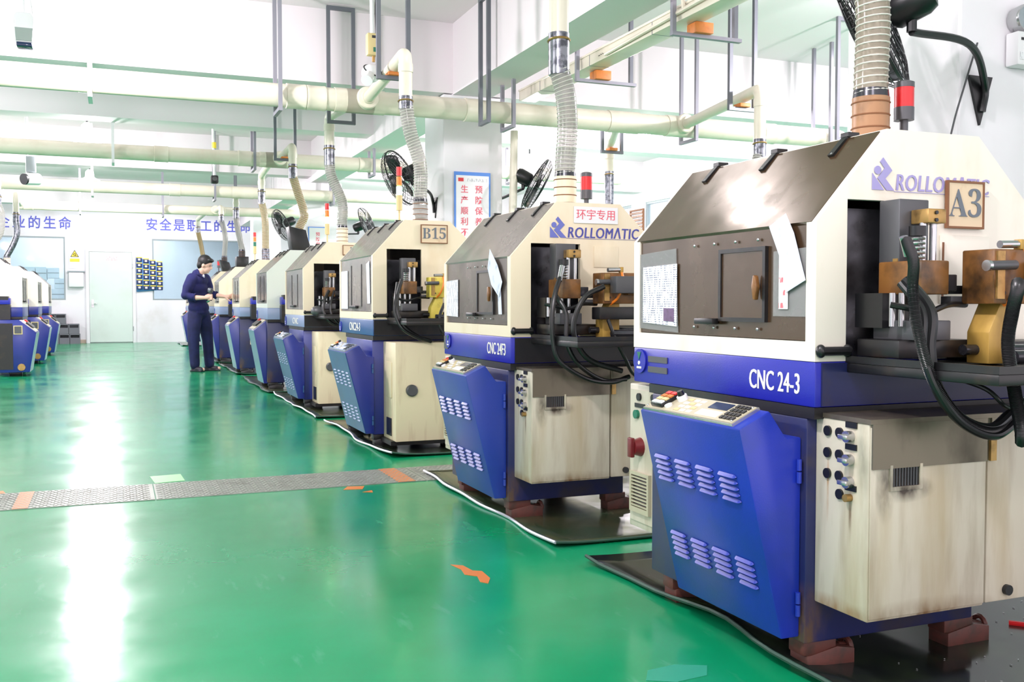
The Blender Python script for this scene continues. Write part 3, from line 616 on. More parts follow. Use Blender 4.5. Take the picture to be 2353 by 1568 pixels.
        kp.build('panel_keys', M['black'], cn, False)
        onp(.1, .2, .72, .9, .01, .03, M['red'], 'red_key')
        if mirror:
            MB().box((-.02, c0 - .012, .58), (.09, c0, .70)).build('square_vent', M['beige'], cn, False); MB().box((-.008, c0 - .015, .592), (.078, c0 - .011, .688)).build('vent_mesh', M['gunmetal'], cn, False)
            MB().cyl((.0, c0, .13), (.0, c0 - .012, .13), .048, n=20).build('round_vent', M['brass'], cn)
            MB().box((.1, c0 - .004, .1), (.27, c0, .73)).build('dark_opening', M['soot'], cn, False)
        else: MB().cyl((.06, c0, .72), (.06, c0 - .012, .72), .06, n=20).build('round_vent', M['brass'], cn)
    # cabinets
    ly, cz0, cz1 = K['cab']
    if kind == 'A':
        c = MB().box((.03, ly, cz0), (.42, .03, cz1 - .012), .005).build('cabinet', M['cab'], root)
        MB().box((.033, ly - .004, cz0 + .008), (.417, ly, cz1 - .02), .002).build('cabinet_door', M['cab'], c)
        c2 = MB().box((.427, ly, cz0 + .005), (.95, .03, cz1 - .012), .005).build('rear_cabinet', M['cab'], root)
        lk = MB(); lk.cyl((.50, ly, .235), (.50, ly - .012, .235), .014, n=14); lk.build('lock', M['black'], c2)
        sh = MB(); sh.box((.028, ly - .008, cz1 - .012), (.95, .03, cz1)); sh.box((.034, ly - .009, cz1 - .125), (.415, ly - .005, cz1 - .012)); sh.box((.43, ly - .009, cz1 - .05), (.95, ly - .005, cz1 - .012)); sh.build('steel_shield', M['stain_steel'], root, False)
        MB().box((.425, ly - .012, cz1 - .125), (.445, ly - .004, cz1 - .06)).build('hinge', M['brass'], c, False)
        for (yy, zz) in ((-.02, .667), (-.02, .61), (-.02, .555), (-.065, .667), (-.065, .61), (-.065, .555), (-.068, .508)):
            MB().cyl((.03, yy, zz), (.024, yy, zz), .0135, n=16).build('plug', M['black'], c)
        for i, zz in enumerate((.662, .602, .545, .505)):
            kb = MB(); kb.cyl((.03, -.105, zz), (.012, -.105, zz), .015 if i < 3 else .010, n=14)
            if i < 3: kb.box((.0, -.12, zz - .006), (.013, -.088, zz + .006), .002)
            kb.build('rotary_switch' if i < 3 else 'key_switch', M['steel'] if i < 3 else M['brass'], c)
        for zz in (.684, .628, .523): MB().box((.026, -.128, zz), (.03, -.088, zz + .015)).build('tag_plate', M['black'], c, False)
        gr = MB(); gr.box((.09, ly - .010, .53), (.195, ly - .004, .54)).box((.09, ly - .010, .54), (.098, ly - .004, .595)).box((.187, ly - .010, .54), (.195, ly - .004, .595)); gr.build('vent_frame', M['cab'], c, False)
        MB().box((.098, ly - .0055, .54), (.187, ly - .0045, .595)).build('vent_opening', M['soot'], c, False)
        for i in range(9): MB().box((.102 + i * .0092, ly - .008, .541), (.1045 + i * .0092, ly - .0055, .595)).build('vent_bar', M['gunmetal'], c, False)
        # far side cabinet
        c = MB().box((.03, .845, cz0 - .005), (.42, 1.05, cz1), .005).build('far_cabinet', M['cab'], root)
        MB().box((.025, .86, cz0 + .02), (.03, 1.035, cz1 - .02)).build('far_cabinet_door', M['cab'], c, False)
        for (yy, zz) in ((.97, .668), (.87, .672)): MB().cyl((.025, yy, zz), (.018, yy, zz), .014, n=14).build('plug', M['black'], c)
        MB().cyl((.025, .985, .605), (.014, .985, .605), .016, n=14).build('green_button', M['green_btn'], c)
        MB().box((.021, .93, .63), (.025, 1.0, .645)).build('tag_plate', M['black'], c, False)
        kb = MB(); kb.cyl((.025, .965, .49), (-.005, .965, .49), .034, .026, 18); kb.box((-.02, .95, .455), (-.004, .98, .525), .004); kb.build('mains_switch', M['darkred'], c)
        gr = MB(); y0_, y1_, g0, g1 = .885, 1.02, .255, .40
        gr.box((.012, y0_, g0), (.026, y0_ + .012, g1)).box((.012, y1_ - .012, g0), (.026, y1_, g1)).box((.012, y0_ + .012, g0), (.026, y1_ - .012, g0 + .018)).box((.012, y0_ + .012, g1 - .012), (.026, y1_ - .012, g1)); gr.build('vent_frame', M['panel'], c, False)
        MB().box((.022, y0_ + .012, g0 + .018), (.0245, y1_ - .012, g1 - .012)).build('vent_opening', M['soot'], c, False)
        for i in range(9): MB().box((.013, y0_ + .012, g0 + .022 + i * .0125), (.0215, y1_ - .012, g0 + .027 + i * .0125)).build('vent_slat', M['panel'], c, False)
    elif kind == 'A3':
        c = MB().box((.08, ly, cz0), (.75, .03, cz1), .006).build('cabinet', M['cab2'], root)
        MB().box((.06, ly + .05, .04), (.72, .03, cz0)).build('cabinet_plinth', M['soot'], root, False)
        pl = MB(); pl.box((.074, -.2, .36), (.08, -.05, .60), .002); pl.build('blank_plate', M['cab2'], c)
        MB().box((.074, -.19, .1), (.08, -.07, .22)).build('grimy_vent', M['darksteel'], c, False)
        kb = MB(); kb.lathe([(.04, 0), (.04, .022), (.033, .028)], (.19, ly, .415), (0, -1, 0), 24); kb.build('round_knob', M['gunmetal'], c)
        fc = MB().box((.10, .845, .12), (.45, 1.1, cz1), .005).build('far_cabinet', M['cab2'], root)
        wt = MB(); wt.prism([(.42, .40), (.56, .40), (.49, .52)], 'y', ly - .004, ly - .001); wo = wt.build('warning_triangle', M['black'], c, False)
        MB().prism([(.437, .41), (.543, .41), (.49, .50)], 'y', ly - .006, ly - .004).build('triangle_field', M['yellow'], c, False)
    else:
        MB().box((.14, -.14, .78), (.5, .0, .98)).build('dark_recess', M['soot'], root, False)
        q = MB().box((.14, -.15, .99), (.36, -.002, 1.075), .006).build('monitor_box', M['blue'], root); MB().box((.16, -.153, 1.05), (.36, -.004, 1.10)).build('monitor_cap', M['black'], q, False)
        MB().box((.14, -.12, .42), (.5, .03, .62), .006).build('side_box', M['cab2'], root)
    return root, hood

def nameplate(hood, s, x0, x1, z0, z1, mat, tilt=0.0):
    pl = MB().box((x0, -.012, z0), (x1, -.002, z1)).build('number_plate', M['plate'], hood, False)
    fr = MB(); t = .006; fr.box((x0 - t, -.014, z0 - t), (x1 + t, -.004, z0)).box((x0 - t, -.014, z1), (x1 + t, -.004, z1 + t)).box((x0 - t, -.014, z0), (x0, -.004, z1)).box((x1, -.014, z0), (x1 + t, -.004, z1)); fr.build('plate_edge', M['rust_edge'], hood, False)
    s = ''.join({'A': '\U0001D400', 'B': '\U0001D401', '1': '\U0001D7CF', '3': '\U0001D7D1', '5': '\U0001D7D3'}[c] for c in s)
    link_mesh('lettering', text_mesh(s, (z1 - z0) * .92, mat, 0.92, -0.006, .0008), hood, ((x0 + x1) / 2, -.0135, (z0 + z1) / 2), R_NEAR)
def maker_mark(hood, x0, z0, w, mat, mat2):
    """the maker's word and its block letter mark on the near side of a hood"""
    s = w / 1010.0
    def P(u, v): return (x0 + (u - 628) * s, z0 + (1075 - v) * s)
    lg = MB(); lg.prism([P(628, 968), P(628, 1075), P(725, 1075)], 'y', -.003, -.001)
    lg.prism([P(715, 865), P(790, 945), P(735, 1000), P(810, 1075), P(745, 1075), P(670, 1000), P(728, 935), P(690, 893)], 'y', -.003, -.001)
    c = P(672, 948); lg.cyl((c[0], -.003, c[1]), (c[0], -.001, c[1]), 28 * s, n=20)
    lg.build('maker_emblem', mat2, hood, False)
    me = text_mesh('ROLLOM\u039bTIC', 0.1, mat, 1.0, 0.0, .0008, 1.08, 0.12, 0.022)
    xs = [v.co.x for v in me.vertices]; ys = [v.co.y for v in me.vertices]
    sx = (815 * s) / (max(xs) - min(xs)); sy = (112 * s) / (max(ys) - min(ys))
    me.transform(Matrix.Diagonal((sx, sy, 1, 1)) @ Matrix.Translation((-(max(xs) + min(xs)) / 2, -(max(ys) + min(ys)) / 2, 0)))
    p = P(1232, 1016); link_mesh('lettering', me, hood, (p[0], -.002, p[1]), R_NEAR)
    a, b = P(810, 1078), P(1640, 1078); MB().box((a[0], -.002, a[1] - .0015), (b[0], -.0005, a[1])).build('mark_rule', mat, hood, False)
def model_mark(root, s, y0, y1, z0, z1, mat):
    me = text_mesh(s, 0.1, mat, 1.0, 0.0, .0006, 1.02, 0.0, 0.025)
    xs = [v.co.x for v in me.vertices]; ys = [v.co.y for v in me.vertices]
    me.transform(Matrix.Diagonal(((y1 - y0) / (max(xs) - min(xs)), (z1 - z0) / (max(ys) - min(ys)), 1, 1)) @ Matrix.Translation((-(max(xs) + min(xs)) / 2, -(max(ys) + min(ys)) / 2, 0)))
    link_mesh('model_lettering', me, root, (-.0012, (y0 + y1) / 2, (z0 + z1) / 2), R_FRONT)
def badge(root, y, z, r):
    b = MB().cyl((-.001, y, z), (-.006, y, z), r, n=24).build('round_badge', M['blue'], root)
    MB().prism([(y - .013, z + r * .75), (y + .013, z + r * .75), (y, z + r * .1)], 'x', -.008, -.006).build('green_mark', M['green_btn'], b, False)
    e = MB(); e.cyl((-.008, y, z - r * .15), (-.006, y, z - r * .15), r * .16, n=12); e.box((-.008, y - r * .35, z - r * .62), (-.006, y + r * .35, z - r * .45)); e.build('white_mark', M['white_ink'], b)
def mechanism(root, cast, head, zt):
    """vertical slide, guide rods, work head and tray in front of the near opening"""
    tr = MB(); tr.box((.10, -.49, zt - .03), (.95, .0, zt - .004), .004).box((.10, -.49, zt - .004), (.112, .0, zt + .014)).box((.112, -.49, zt - .004), (.95, -.478, zt + .014)); tray = tr.build('oil_tray', M['soot'], root)
    MB().box((.18, -.103, zt + .222), (.278, -.03, zt + .424), .003).build('slide_cover', M['gunmetal'], root)
    MB().box((.1785, -.1, zt + .23), (.18, -.082, zt + .27)).build('cover_label', M['brass'], root, False)
    b = MB().box((.215, -.165, zt + .358), (.275, -.105, zt + .395), .003).build('clamp_block', M['brass'], root)
    for z_ in (.366, .385): MB().cyl((.24, -.166, zt + z_), (.24, -.169, zt + z_), .005, n=10).build('screw', M['black'], b)
    for x_ in (.222, .256): MB().cyl((x_, -.14, zt + .25), (x_, -.14, zt + .36), .009, n=12).build('guide_rod', M['steel'], root)
    MB().box((.17, -.19, zt + .176), (.262, -.04, zt + .262), .004).build('slide_body', M['brown'], root)
    sp = MB()
    for i in range(5): sp.ring((.195, -.15, zt + .27 + i * .012), (0, 0, 1), .016, .004, 14, 6)
    sp.build('coil_spring', M['steel'], root)
    MB().cyl((.195, -.15, zt + .325), (.195, -.15, zt + .35), .022, n=16).build('motor_cap', M['black'], root)
    for x_ in (.125, .155, .19, .225): MB().cyl((x_, -.14, zt + .095), (x_, -.14, zt + .18), .008, n=12).build('lower_rod', M['steel'], root)
    MB().box((.13, -.1, zt + .09), (.22, -.0, zt + .18)).build('rod_housing', M['black'], root, False)
    MB().box((.155, -.195, zt + .06), (.265, -.04, zt + .11), .003).build('slide_foot', M['gunmetal'], root); MB().box((.12, -.17, zt + .014), (.36, -.02, zt + .06), .003).build('slide_bed', M['soot'], root); MB().box((.07, .12, zt), (.40, .125, zt + .42)).build('splash_plate', M['darksteel'], root, False)
    MB().box((.262, -.17, zt + .185), (.31, -.1, zt + .228), .003).build('gripper_block', M['darksteel'], root)
    MB().box((.31, -.145, zt + .178), (.50, -.12, zt + .20), .002).build('gripper_arm', M['black'], root)
    MB().box((.30, -.16, zt + .15), (.35, -.125, zt + .172), .002).build('gripper_jaw', M['gunmetal'], root)
    cl = MB(); cl.tube(spline([(.1, -.16, zt + .15), (.14, -.19, zt + .14), (.2, -.18, zt + .13), (.27, -.18, zt + .15), (.36, -.15, zt + .15)], 6), .008, 8); cl.build('air_line', M['rubber'], root)
    # tray clutter
    for i, (p, q, r_) in enumerate((((.15, -.05, .03), (.7, -.05, .03), .022), ((.3, -.2, .035), (.75, -.18, .03), .014), ((.36, -.3, .02), (.8, -.3, .02), .018))):
        MB().cyl((p[0], p[1], zt + p[2]), (q[0], q[1], zt + q[2]), r_, n=12).build('slide_way', M['darksteel'], root)
    MB().box((.45, -.12, zt), (.9, -.0, zt + .05), .004).build('bed_block', M['soot'], root)
    # bracket and head
    bk_ = MB().prism([(.345, zt + .0), (.43, zt + .0), (.43, zt + .178), (.395, zt + .178), (.345, zt + .08)], 'y', -.24, -.17, .003).build('head_bracket', cast, root)
    hd = MB().box((.335, -.262, zt + .152), (.53, -.16, zt + .29), .004).build('work_head', head, root)
    for x_ in (.37, .40): MB().cyl((x_, -.2635, zt + .18), (x_, -.262, zt + .18), .005, n=10).build('head_bolt', M['black'], root)
    MB().box((.34, -.268, zt + .165), (.365, -.262, zt + .285)).build('head_trim', M['brass'], root, False)
    MB().box((.44, -.30, zt + .19), (.62, -.25, zt + .26), .004).build('head_plate', head, root)
    MB().cyl((.30, -.275, zt + .247), (.39, -.275, zt + .25), .012, n=14).build('spindle', M['gunmetal'], root)
    MB().cyl((.293, -.275, zt + .247), (.303, -.275, zt + .247), .014, n=14).build('spindle_nose', M['steel'], root)
    MB().cyl((.365, -.25, zt + .302), (.43, -.25, zt + .304), .010, n=12).build('head_fitting', M['steel'], root)
    MB().box((.425, -.262, zt + .29), (.438, -.238, zt + .316), .002).build('head_clip', M['ochre'], root)
    MB().tube(spline([(.42, -.28, zt + .29), (.415, -.3, zt + .24), (.395, -.29, zt + .18), (.38, -.25, zt + .15)], 6), .006, 8).build('orange_line', M['amber'], root)
def hose_part(root, pts, r, mat, name='hose', ribs=False):
    P = spline(pts, 10); o = MB().tube(P, r, 10).build(name, mat, root)
    if ribs:
        rb = MB(); n = len(P)
        for i in range(0, n - 1):
            for k_ in range(3):
                q = P[i].lerp(P[i + 1], k_ / 3.0); rb.ring(q, (P[min(i + 1, n - 1)] - P[max(i - 1, 0)]), r, r * .14, 10, 4)
        tag(rb.build('hose_ribs', mat, o), kind='stuff')
    return o
def stack_red(hood, x, y, z, R=.03, h=.12):
    p = MB(); p.cyl((x, y, z), (x, y, z + .09), .013, n=12); p.lathe([(.03, 0), (.03, .01)], (x, y, z), (0, 0, 1), 16); p.lathe([(R, .09), (R, .09 + h * .34), (R * .98, .09 + h * .34)], (x, y, z), (0, 0, 1), 20)
    o = p.build('signal_base', M['gunmetal'], hood); MB().lathe([(R, .09 + h * .86), (R * .99, .09 + h), (R * .6, .095 + h)], (x, y, z), (0, 0, 1), 20).build('signal_cap', M['gunmetal'], hood); return MB().lathe([(R * .97, .09 + h * .34), (R * .97, .09 + h * .86)], (x, y, z), (0, 0, 1), 20).build('red_lens', M['red'], hood)
def stack_tower(hood, x, y, z, s=1.0, lit=True):
    MB().cyl((x, y, z), (x, y, z + .09 * s), .008, n=10).build('signal_pole', M['beige'], hood)
    MB().cyl((x, y, z + .09 * s), (x, y, z + .18 * s), .024, n=14).build('signal_base', M['beige'], hood)
    for i, m_ in enumerate((M['green_lit'] if lit else M['green_btn'], M['amber'], M['red'])):
        z0 = z + (.18 + i * .058) * s; MB().cyl((x, y, z0), (x, y, z0 + .052 * s), .021, n=14).build(('green_lens', 'amber_lens', 'red_lens')[i], m_, hood)

G = 'right hand row of grinding machines'
r1, h1 = grinder('nearest machine, vivid blue and cream with brown smoked hood and A3 plate', 1.70, 2.08, A_, M['cream'], M['blue'], M['bluec'], M['bluec'], 'A', M['smoked'], G)
maker_mark(h1, .18, 1.305, .42, M['blue_ink_faded'], M['blue_ink_faded']); nameplate(h1, 'A3', .44, .565, 1.215, 1.335, M['dark_ink'])
MB().box((.42, -.006, 1.0), (.60, 0, 1.19), .002).build('blank_plate', M['cream'], h1); MB().box((.425, -.008, 1.02), (.431, -.002, 1.17)).build('plate_hinge', M['rust_edge'], h1, False)
model_mark(r1, 'CNC 24-3', .06, .285, .757, .812, M['white_ink']); badge(r1, .92, .80, .042)
for z_ in (.80, .765): MB().box((-.003, .74, z_), (-.0005, .865, z_ + .02)).build('dark_label', M['gunmetal'], r1, False)
mechanism(r1, M['ochre'], M['brown'], .847); stack_red(h1, .545, .27, 1.47, .03, .115)
hose_part(r1, [(.11, -.2, 1.155), (.075, -.26, 1.10), (.045, -.29, 1.03), (.055, -.3, .93), (.10, -.3, .82), (.185, -.3, .725), (.285, -.3, .685), (.38, -.28, .705), (.43, -.26, .76)], .012, M['rubber'], 'coolant_hose', True)
hose_part(r1, [(.09, -.22, 1.06), (.11, -.28, .98), (.10, -.29, .89), (.125, -.29, .80), (.20, -.29, .72), (.30, -.29, .69), (.39, -.27, .72)], .015, M['rubber'], 'cable_bundle')
hose_part(r1, [(.075, -.22, 1.05), (.085, -.28, .98), (.075, -.295, .89), (.1, -.31, .80), (.18, -.31, .715), (.29, -.31, .675), (.40, -.29, .71)], .010, M['rubber'], 'cable')
hose_part(r1, [(.36, -.31, 1.05), (.30, -.36, 1.03), (.262, -.38, .98), (.25, -.38, .90), (.275, -.38, .79), (.31, -.37, .70), (.36, -.33, .66)], .014, M['rubber'], 'coolant_hose', True)
MB().cyl((.105, -.195, 1.165), (.125, -.19, 1.12), .011, n=12).build('hose_fitting', M['steel'], r1)
hose_part(r1, [(.36, -.08, .81), (.38, -.2, .78), (.42, -.23, .735), (.5, -.2, .735), (.56, -.12, .76)], .006, M['rubber'], 'loop_cable')

r2, h2 = grinder('second machine, royal blue and cream with grey hood and white notice above its blue lettering', 1.665, 4.13, dict(A_, side=1), M['cream2'], M['blue'], M['blue2'], M['blue2'], 'A', M['smoked2'], G)
maker_mark(h2, .195, 1.305, .465, M['blue_ink'], M['logo_blue'])
nb = MB().box((.315, -.006, 1.375), (.545, -.003, 1.452)).build('white_notice', M['white'], h2, False)
link_mesh('lettering', text_mesh('环宇专用', .052, M['red_ink'], 1.0, 0.0, .0006), h2, (.43, -.0065, 1.412), R_NEAR)
for (a, b) in (((.42, 1.17), (.55, 1.27)), ((.42, .95), (.56, 1.14))): MB().box((a[0], -.005, a[1]), (b[0], 0, b[1]), .002).build('blank_plate', M['cream2'], h2)
model_mark(r2, 'CNC 24F3', .06, .30, .76, .815, M['white_ink']); badge(r2, .89, .80, .038); MB().box((-.003, .90, .755), (-.0005, .965, .825)).build('grey_label', M['gunmetal'], r2, False)
mechanism(r2, M['ochre'], M['brown'], .847); stack_red(h2, .555, .35, 1.44, .03, .13)
MB().box((.36, -.34, 1.045), (.56, -.28, 1.12), .004).build('drive_motor', M['gunmetal'], r2); MB().box((.3, -.3, .93), (.52, -.22, .985), .004).build('lower_bar', M['soot'], r2)
hose_part(r2, [(.17, -.2, 1.155), (.11, -.25, 1.05), (.085, -.27, .95), (.09, -.27, .84), (.12, -.27, .75), (.25, -.27, .67), (.38, -.26, .65), (.48, -.24, .67)], .011, M['rubber'], 'coolant_hose')
hose_part(r2, [(.13, -.2, 1.04), (.165, -.24, .96), (.165, -.25, .83), (.22, -.26, .73), (.34, -.26, .66), (.46, -.25, .66)], .010, M['rubber'], 'coolant_hose')
hose_part(r2, [(.32, -.3, 1.075), (.23, -.3, 1.03), (.18, -.3, .94), (.18, -.3, .85), (.25, -.3, .755), (.42, -.28, .70)], .012, M['rubber'], 'coolant_hose')
hose_part(r2, [(.34, -.3, .93), (.37, -.31, .85), (.42, -.31, .76), (.47, -.29, .69), (.54, -.26, .66)], .008, M['rubber'], 'cable')
MB().cyl((.165, -.2, 1.165), (.14, -.225, 1.10), .012, n=12).build('hose_fitting', M['steel'], r2)

r3, h3 = grinder('third machine with B15 plate, dull blue console and yellow work head', 1.65, 6.64, A3_, M['cream2'], M['blue3'], M['blue3'], M['blue4'], 'A3', M['smoked3'], G)
nameplate(h3, 'B15', .35, .535, 1.43, 1.55, M['dark_ink']); model_mark(r3, 'CNC24-3', .38, .73, .80, .86, M['white_ink']); badge(r3, 1.04, .82, .04)
mechanism(r3, M['yellow_cast'], M['yellow_cast'], .89); stack_tower(h3, .33, .5, 1.585, 1.25)
hose_part(r3, [(.15, -.2, 1.16), (.1, -.27, 1.05), (.09, -.3, .95), (.13, -.32, .85), (.22, -.33, .78), (.32, -.32, .745)], .014, M['rubber'], 'coolant_hose')
hose_part(r3, [(.12, -.2, 1.14), (.08, -.29, 1.02), (.075, -.31, .93), (.12, -.34, .83), (.24, -.34, .76)], .011, M['rubber'], 'coolant_hose')
hose_part(r3, [(.42, -.3, 1.0), (.38, -.33, .92), (.38, -.34, .84), (.42, -.34, .78), (.5, -.33, .75)], .011, M['rubber'], 'coolant_hose')
r4, h4 = grinder('fourth machine with grey blue band and a small grey box on its cream cabinet', 1.65, 9.33, A3_, M['cream2'], M['greyblue'], M['blue3'], M['blue4'], 'A3', M['smoked3'], G)
nameplate(h4, 'B', .38, .55, 1.47, 1.555, M['dark_ink']); model_mark(r4, 'CNC', .3, .62, .80, .86, M['white_ink']); badge(r4, 1.04, .82, .05)
mechanism(r4, M['ochre'], M['brown'], .89); stack_tower(h4, .33, .5, 1.585, 1.2)
MB().box((.33, -.36, .28), (.45, -.295, .52), .004).build('junction_box', M['panel'], r4)
MB().ell((.1, -.15, .93), (.06, .07, .05), None, 14, 10).build('coolant_motor', M['gunmetal'], r4)
hose_part(r4, [(.2, -.2, 1.12), (.14, -.27, 1.02), (.13, -.3, .92), (.2, -.32, .82), (.34, -.32, .78)], .014, M['rubber'], 'coolant_hose')
hose_part(r4, [(.25, -.2, 1.12), (.2, -.28, 1.0), (.2, -.31, .9), (.28, -.33, .8), (.42, -.32, .77)], .011, M['rubber'], 'coolant_hose')
rows = ((11.5, 'cream3', 'pale machine with deep blue console and black hood chute, fifth in the row'), (14.2, 'cream2', 'yellowed cream machine with deep blue console, sixth in the row'),
        (17.1, 'cream2', 'cream machine beside the worker with a black box on its hood, seventh in the row'), (19.6, 'cream2', 'cream machine with a dark box on its roof behind the worker, eighth in the row'), (24.6, 'cream2', 'last machine of the right hand row with blue console near the far wall'))
far = []
for i, (y, cr, lb) in enumerate(rows):
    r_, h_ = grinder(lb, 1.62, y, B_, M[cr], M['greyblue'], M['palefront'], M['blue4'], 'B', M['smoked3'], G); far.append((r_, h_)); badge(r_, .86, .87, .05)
q = MB(); q.prism([(.30, 1.62), (.52, 1.62), (.46, 1.86), (.26, 1.90)], 'y', .05, .3, .006); q.build('exhaust_chute', M['black'], far[0][1])
q = MB(); q.box((.30, .1, 1.62), (.5, .35, 1.8), .006); q.build('exhaust_box', M['black'], far[2][1]); q = MB(); q.prism([(.32, 1.62), (.5, 1.62), (.44, 1.8), (.26, 1.85)], 'y', .1, .35, .006); q.build('exhaust_box', M['black'], far[3][1])
stack_red(far[0][1], .42, .7, 1.62, .03, .13); stack_tower(far[1][1], .28, .5, 1.62, 1.2, False); stack_red(far[3][1], .3, .7, 1.62, .03, .15)
for i, (y, lb) in enumerate(((15.2, 'left row machine whose blue side with square vent stands nearest the camera'), (18.2, 'left row machine behind the nearest one, its blue console near the grey bins'), (21.0, 'farthest machine of the left row'))):
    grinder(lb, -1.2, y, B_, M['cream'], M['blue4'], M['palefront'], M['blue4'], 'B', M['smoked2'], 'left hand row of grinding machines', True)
for i, (y, lb) in enumerate(((6.2, 'machine of the second row hidden behind the nearest machine, under the right branch pipe'), (9.6, 'machine of the second row behind the lettered hood'))):
    rr, hh = grinder(lb, 5.6, y, B_, M['cream2'], M['greyblue'], M['palefront'], M['blue4'], 'B', M['smoked2'], 'second row of grinding machines', True)

# ------------------------------------------------------------------ floor things
def floor_mat(label, x0, x1, y0, y1, mat, edge, seed, lip=0.02, wav=0.012):
    rnd = random.Random(seed); t = thing('floor_mat', label, 'mat', (0, 0, 0), 0, 'oily mats under the grinding machines')
    nx, ny = 14, 30; ph = [rnd.uniform(0, 6) for _ in range(4)]
    def ex(v): return wav * (math.sin(v * 5 + ph[0]) + 0.6 * math.sin(v * 11 + ph[1]))
    def P(i, j):
        u, v = i / nx, j / ny; y = y0 + (y1 - y0) * v
        x = x0 + (x1 - x0) * u + (1 - u) ** 6 * ex(y)
        z = 0.007 + lip * (1 - u) ** 14 * (0.55 + 0.45 * math.sin(y * 4 + ph[2])) + lip * 0.5 * ((1 - v) ** 24 + v ** 24) * (1 - u)
        return x, y, z
    mb = MB(); vv = [[mb.bm.verts.new(P(i, j)) for j in range(ny + 1)] for i in range(nx + 1)]
    for i in range(nx):
        for j in range(ny): mb.bm.faces.new([vv[i][j], vv[i + 1][j], vv[i + 1][j + 1], vv[i][j + 1]])
    o = mb.build('sheet', mat, t); md = o.modifiers.new('thick', 'SOLIDIFY'); md.thickness = 0.006; md.offset = -1
    MB().tube([Vector(P(0, j)) + Vector((-0.002, 0, 0.0)) for j in range(ny + 1)], 0.007, 6).build('long_edge', edge, t)
    MB().tube([Vector(P(i, 0)) + Vector((0, -0.002, 0.0)) for i in range(nx + 1)], 0.006, 6).build('short_edge', M['mat_edge'], t)
floor_mat('black oily mat with curled green edge under the nearest machine', 1.70, 3.0, 0.5, 3.36, M['mat'], M['mat_edge'], 1, 0.03, 0.02)
floor_mat('oily green mat with a bright white edge strip under the second machine', 1.66, 3.0, 3.61, 5.5, M['mat_green'], M['alu'], 2, 0.012)
floor_mat('dark mat with bright edge under the B15 machine', 1.63, 2.9, 6.13, 8.17, M['mat'], M['alu'], 3, 0.02)
floor_mat('green brown mat with white wavy edge under the fourth machine', 1.60, 2.9, 8.48, 10.89, M['mat_green'], M['alu'], 4)
floor_mat('thin mat under the fifth machine of the right row', 1.56, 2.9, 11.08, 13.6, M['mat_green'], M['mat_edge'], 5)
floor_mat('thin mat under the sixth machine of the right row', 1.57, 2.9, 14.1, 16.6, M['mat_green'], M['mat_edge'], 6)
floor_mat('thin mat at the feet of the worker under the seventh machine', 1.56, 2.9, 16.95, 19.2, M['mat_green'], M['mat_edge'], 7)
floor_mat('pale edged mat under the last machine near the far wall', 1.45, 2.9, 24.2, 26.2, M['mat_green'], M['alu'], 8)
rs = random.Random(3); sw = MB()
for _ in range(120):
    x, y = rs.uniform(1.78, 2.9), rs.uniform(1.2, 3.2); a = rs.uniform(0, PI); sw.box((-rs.uniform(.001, .008), -.001, 0), (.002, .001, .0015), 0, Matrix.Translation((x, y, .0085)) @ Matrix.Rotation(a, 4, 'Z'))
tag(sw.build('metal_swarf', M['steel'], None, False), 'tiny bright metal chips scattered on the black mat under the nearest machine', 'metal chips', kind='stuff')
# trench covers
px = [-3.4, -2.0, -0.98, 0.18, 1.62, 3.0]
for i in range(5):
    t = thing('trench_cover', ['worn steel tread plate at the far left end of the floor trench', 'worn steel tread plate second from the left in the floor trench', 'worn steel tread plate with an orange stripe in the bright floor reflection', 'worn steel tread plate with an orange stripe near the second machine', 'worn steel tread plate running under the second machine mat'][i],
              'floor plate', (px[i], 5.27, 0), 0, 'steel trench covers across the aisle')
    w = px[i + 1] - px[i] - 0.006
    MB().box((0, 0, 0), (w, 0.46, 0.004)).build('plate', M['tread'], t, False)
    tb = MB(); n = 0; y = 0.02
    while y < 0.45:
        x = 0.02 + (0.016 if n % 2 else 0)
        while x < w - 0.02:
            a = PI / 4 if (n + int(x / 0.032)) % 2 else -PI / 4
            Mx = Matrix.Translation((x, y, 0.004)) @ Matrix.Rotation(a, 4, 'Z'); tb.box((-0.012, -0.003, 0), (0.012, 0.003, 0.0022), 0, Mx); x += 0.032
        y += 0.028; n += 1
    tag(tb.build('tread_bars', M['tread'], t, False), kind='stuff')
    for (a, b) in (((0.50, 0.57),) if i == 2 else ((1.27, 1.37),) if i == 3 else ()):
        MB().box((a, 0.0, 0.0041), (b, 0.46, 0.0056)).build('orange_stripe', M['tread_orange'], t, False)
def patch(pts, mat, nm='paint_patch'): MB().prism(pts, 'z', 0.0004, 0.0016).build(nm, mat, fl, False)
patch([(0.19, 5.76), (0.35, 5.79), (0.34, 6.02), (0.17, 6.0)], M['lime'], 'tape_patch')
patch([(1.12, 5.18), (1.22, 5.16), (1.25, 5.24), (1.16, 5.26)], M['orange_paint']); patch([(1.2, 5.08), (1.25, 5.05), (1.26, 5.11)], M['orange_paint'])
patch([(1.175, 3.53), (1.215, 3.5), (1.225, 3.42), (1.255, 3.4), (1.25, 3.3), (1.22, 3.24), (1.2, 3.27), (1.215, 3.34), (1.18, 3.38), (1.19, 3.45)], M['orange_paint'])
patch([(-0.62, 5.75), (-0.55, 5.75), (-0.57, 5.83), (-0.63, 5.82)], M['orange_paint'])
patch([(1.29, 2.24), (1.36, 2.20), (1.46, 2.21), (1.5, 2.27), (1.42, 2.31), (1.33, 2.30)], paint('worn_pale_floor', S(44, 150, 120), 0.4))
tag(MB().tube(spline([(2.55, 2.2, 0.012), (2.7, 2.05, 0.012), (2.9, 2.0, 0.012), (3.3, 2.1, 0.012)], 8), 0.008, 8).build('air_tube', M['red']), 'thin red tube lying on the floor behind the nearest machine', 'tube')

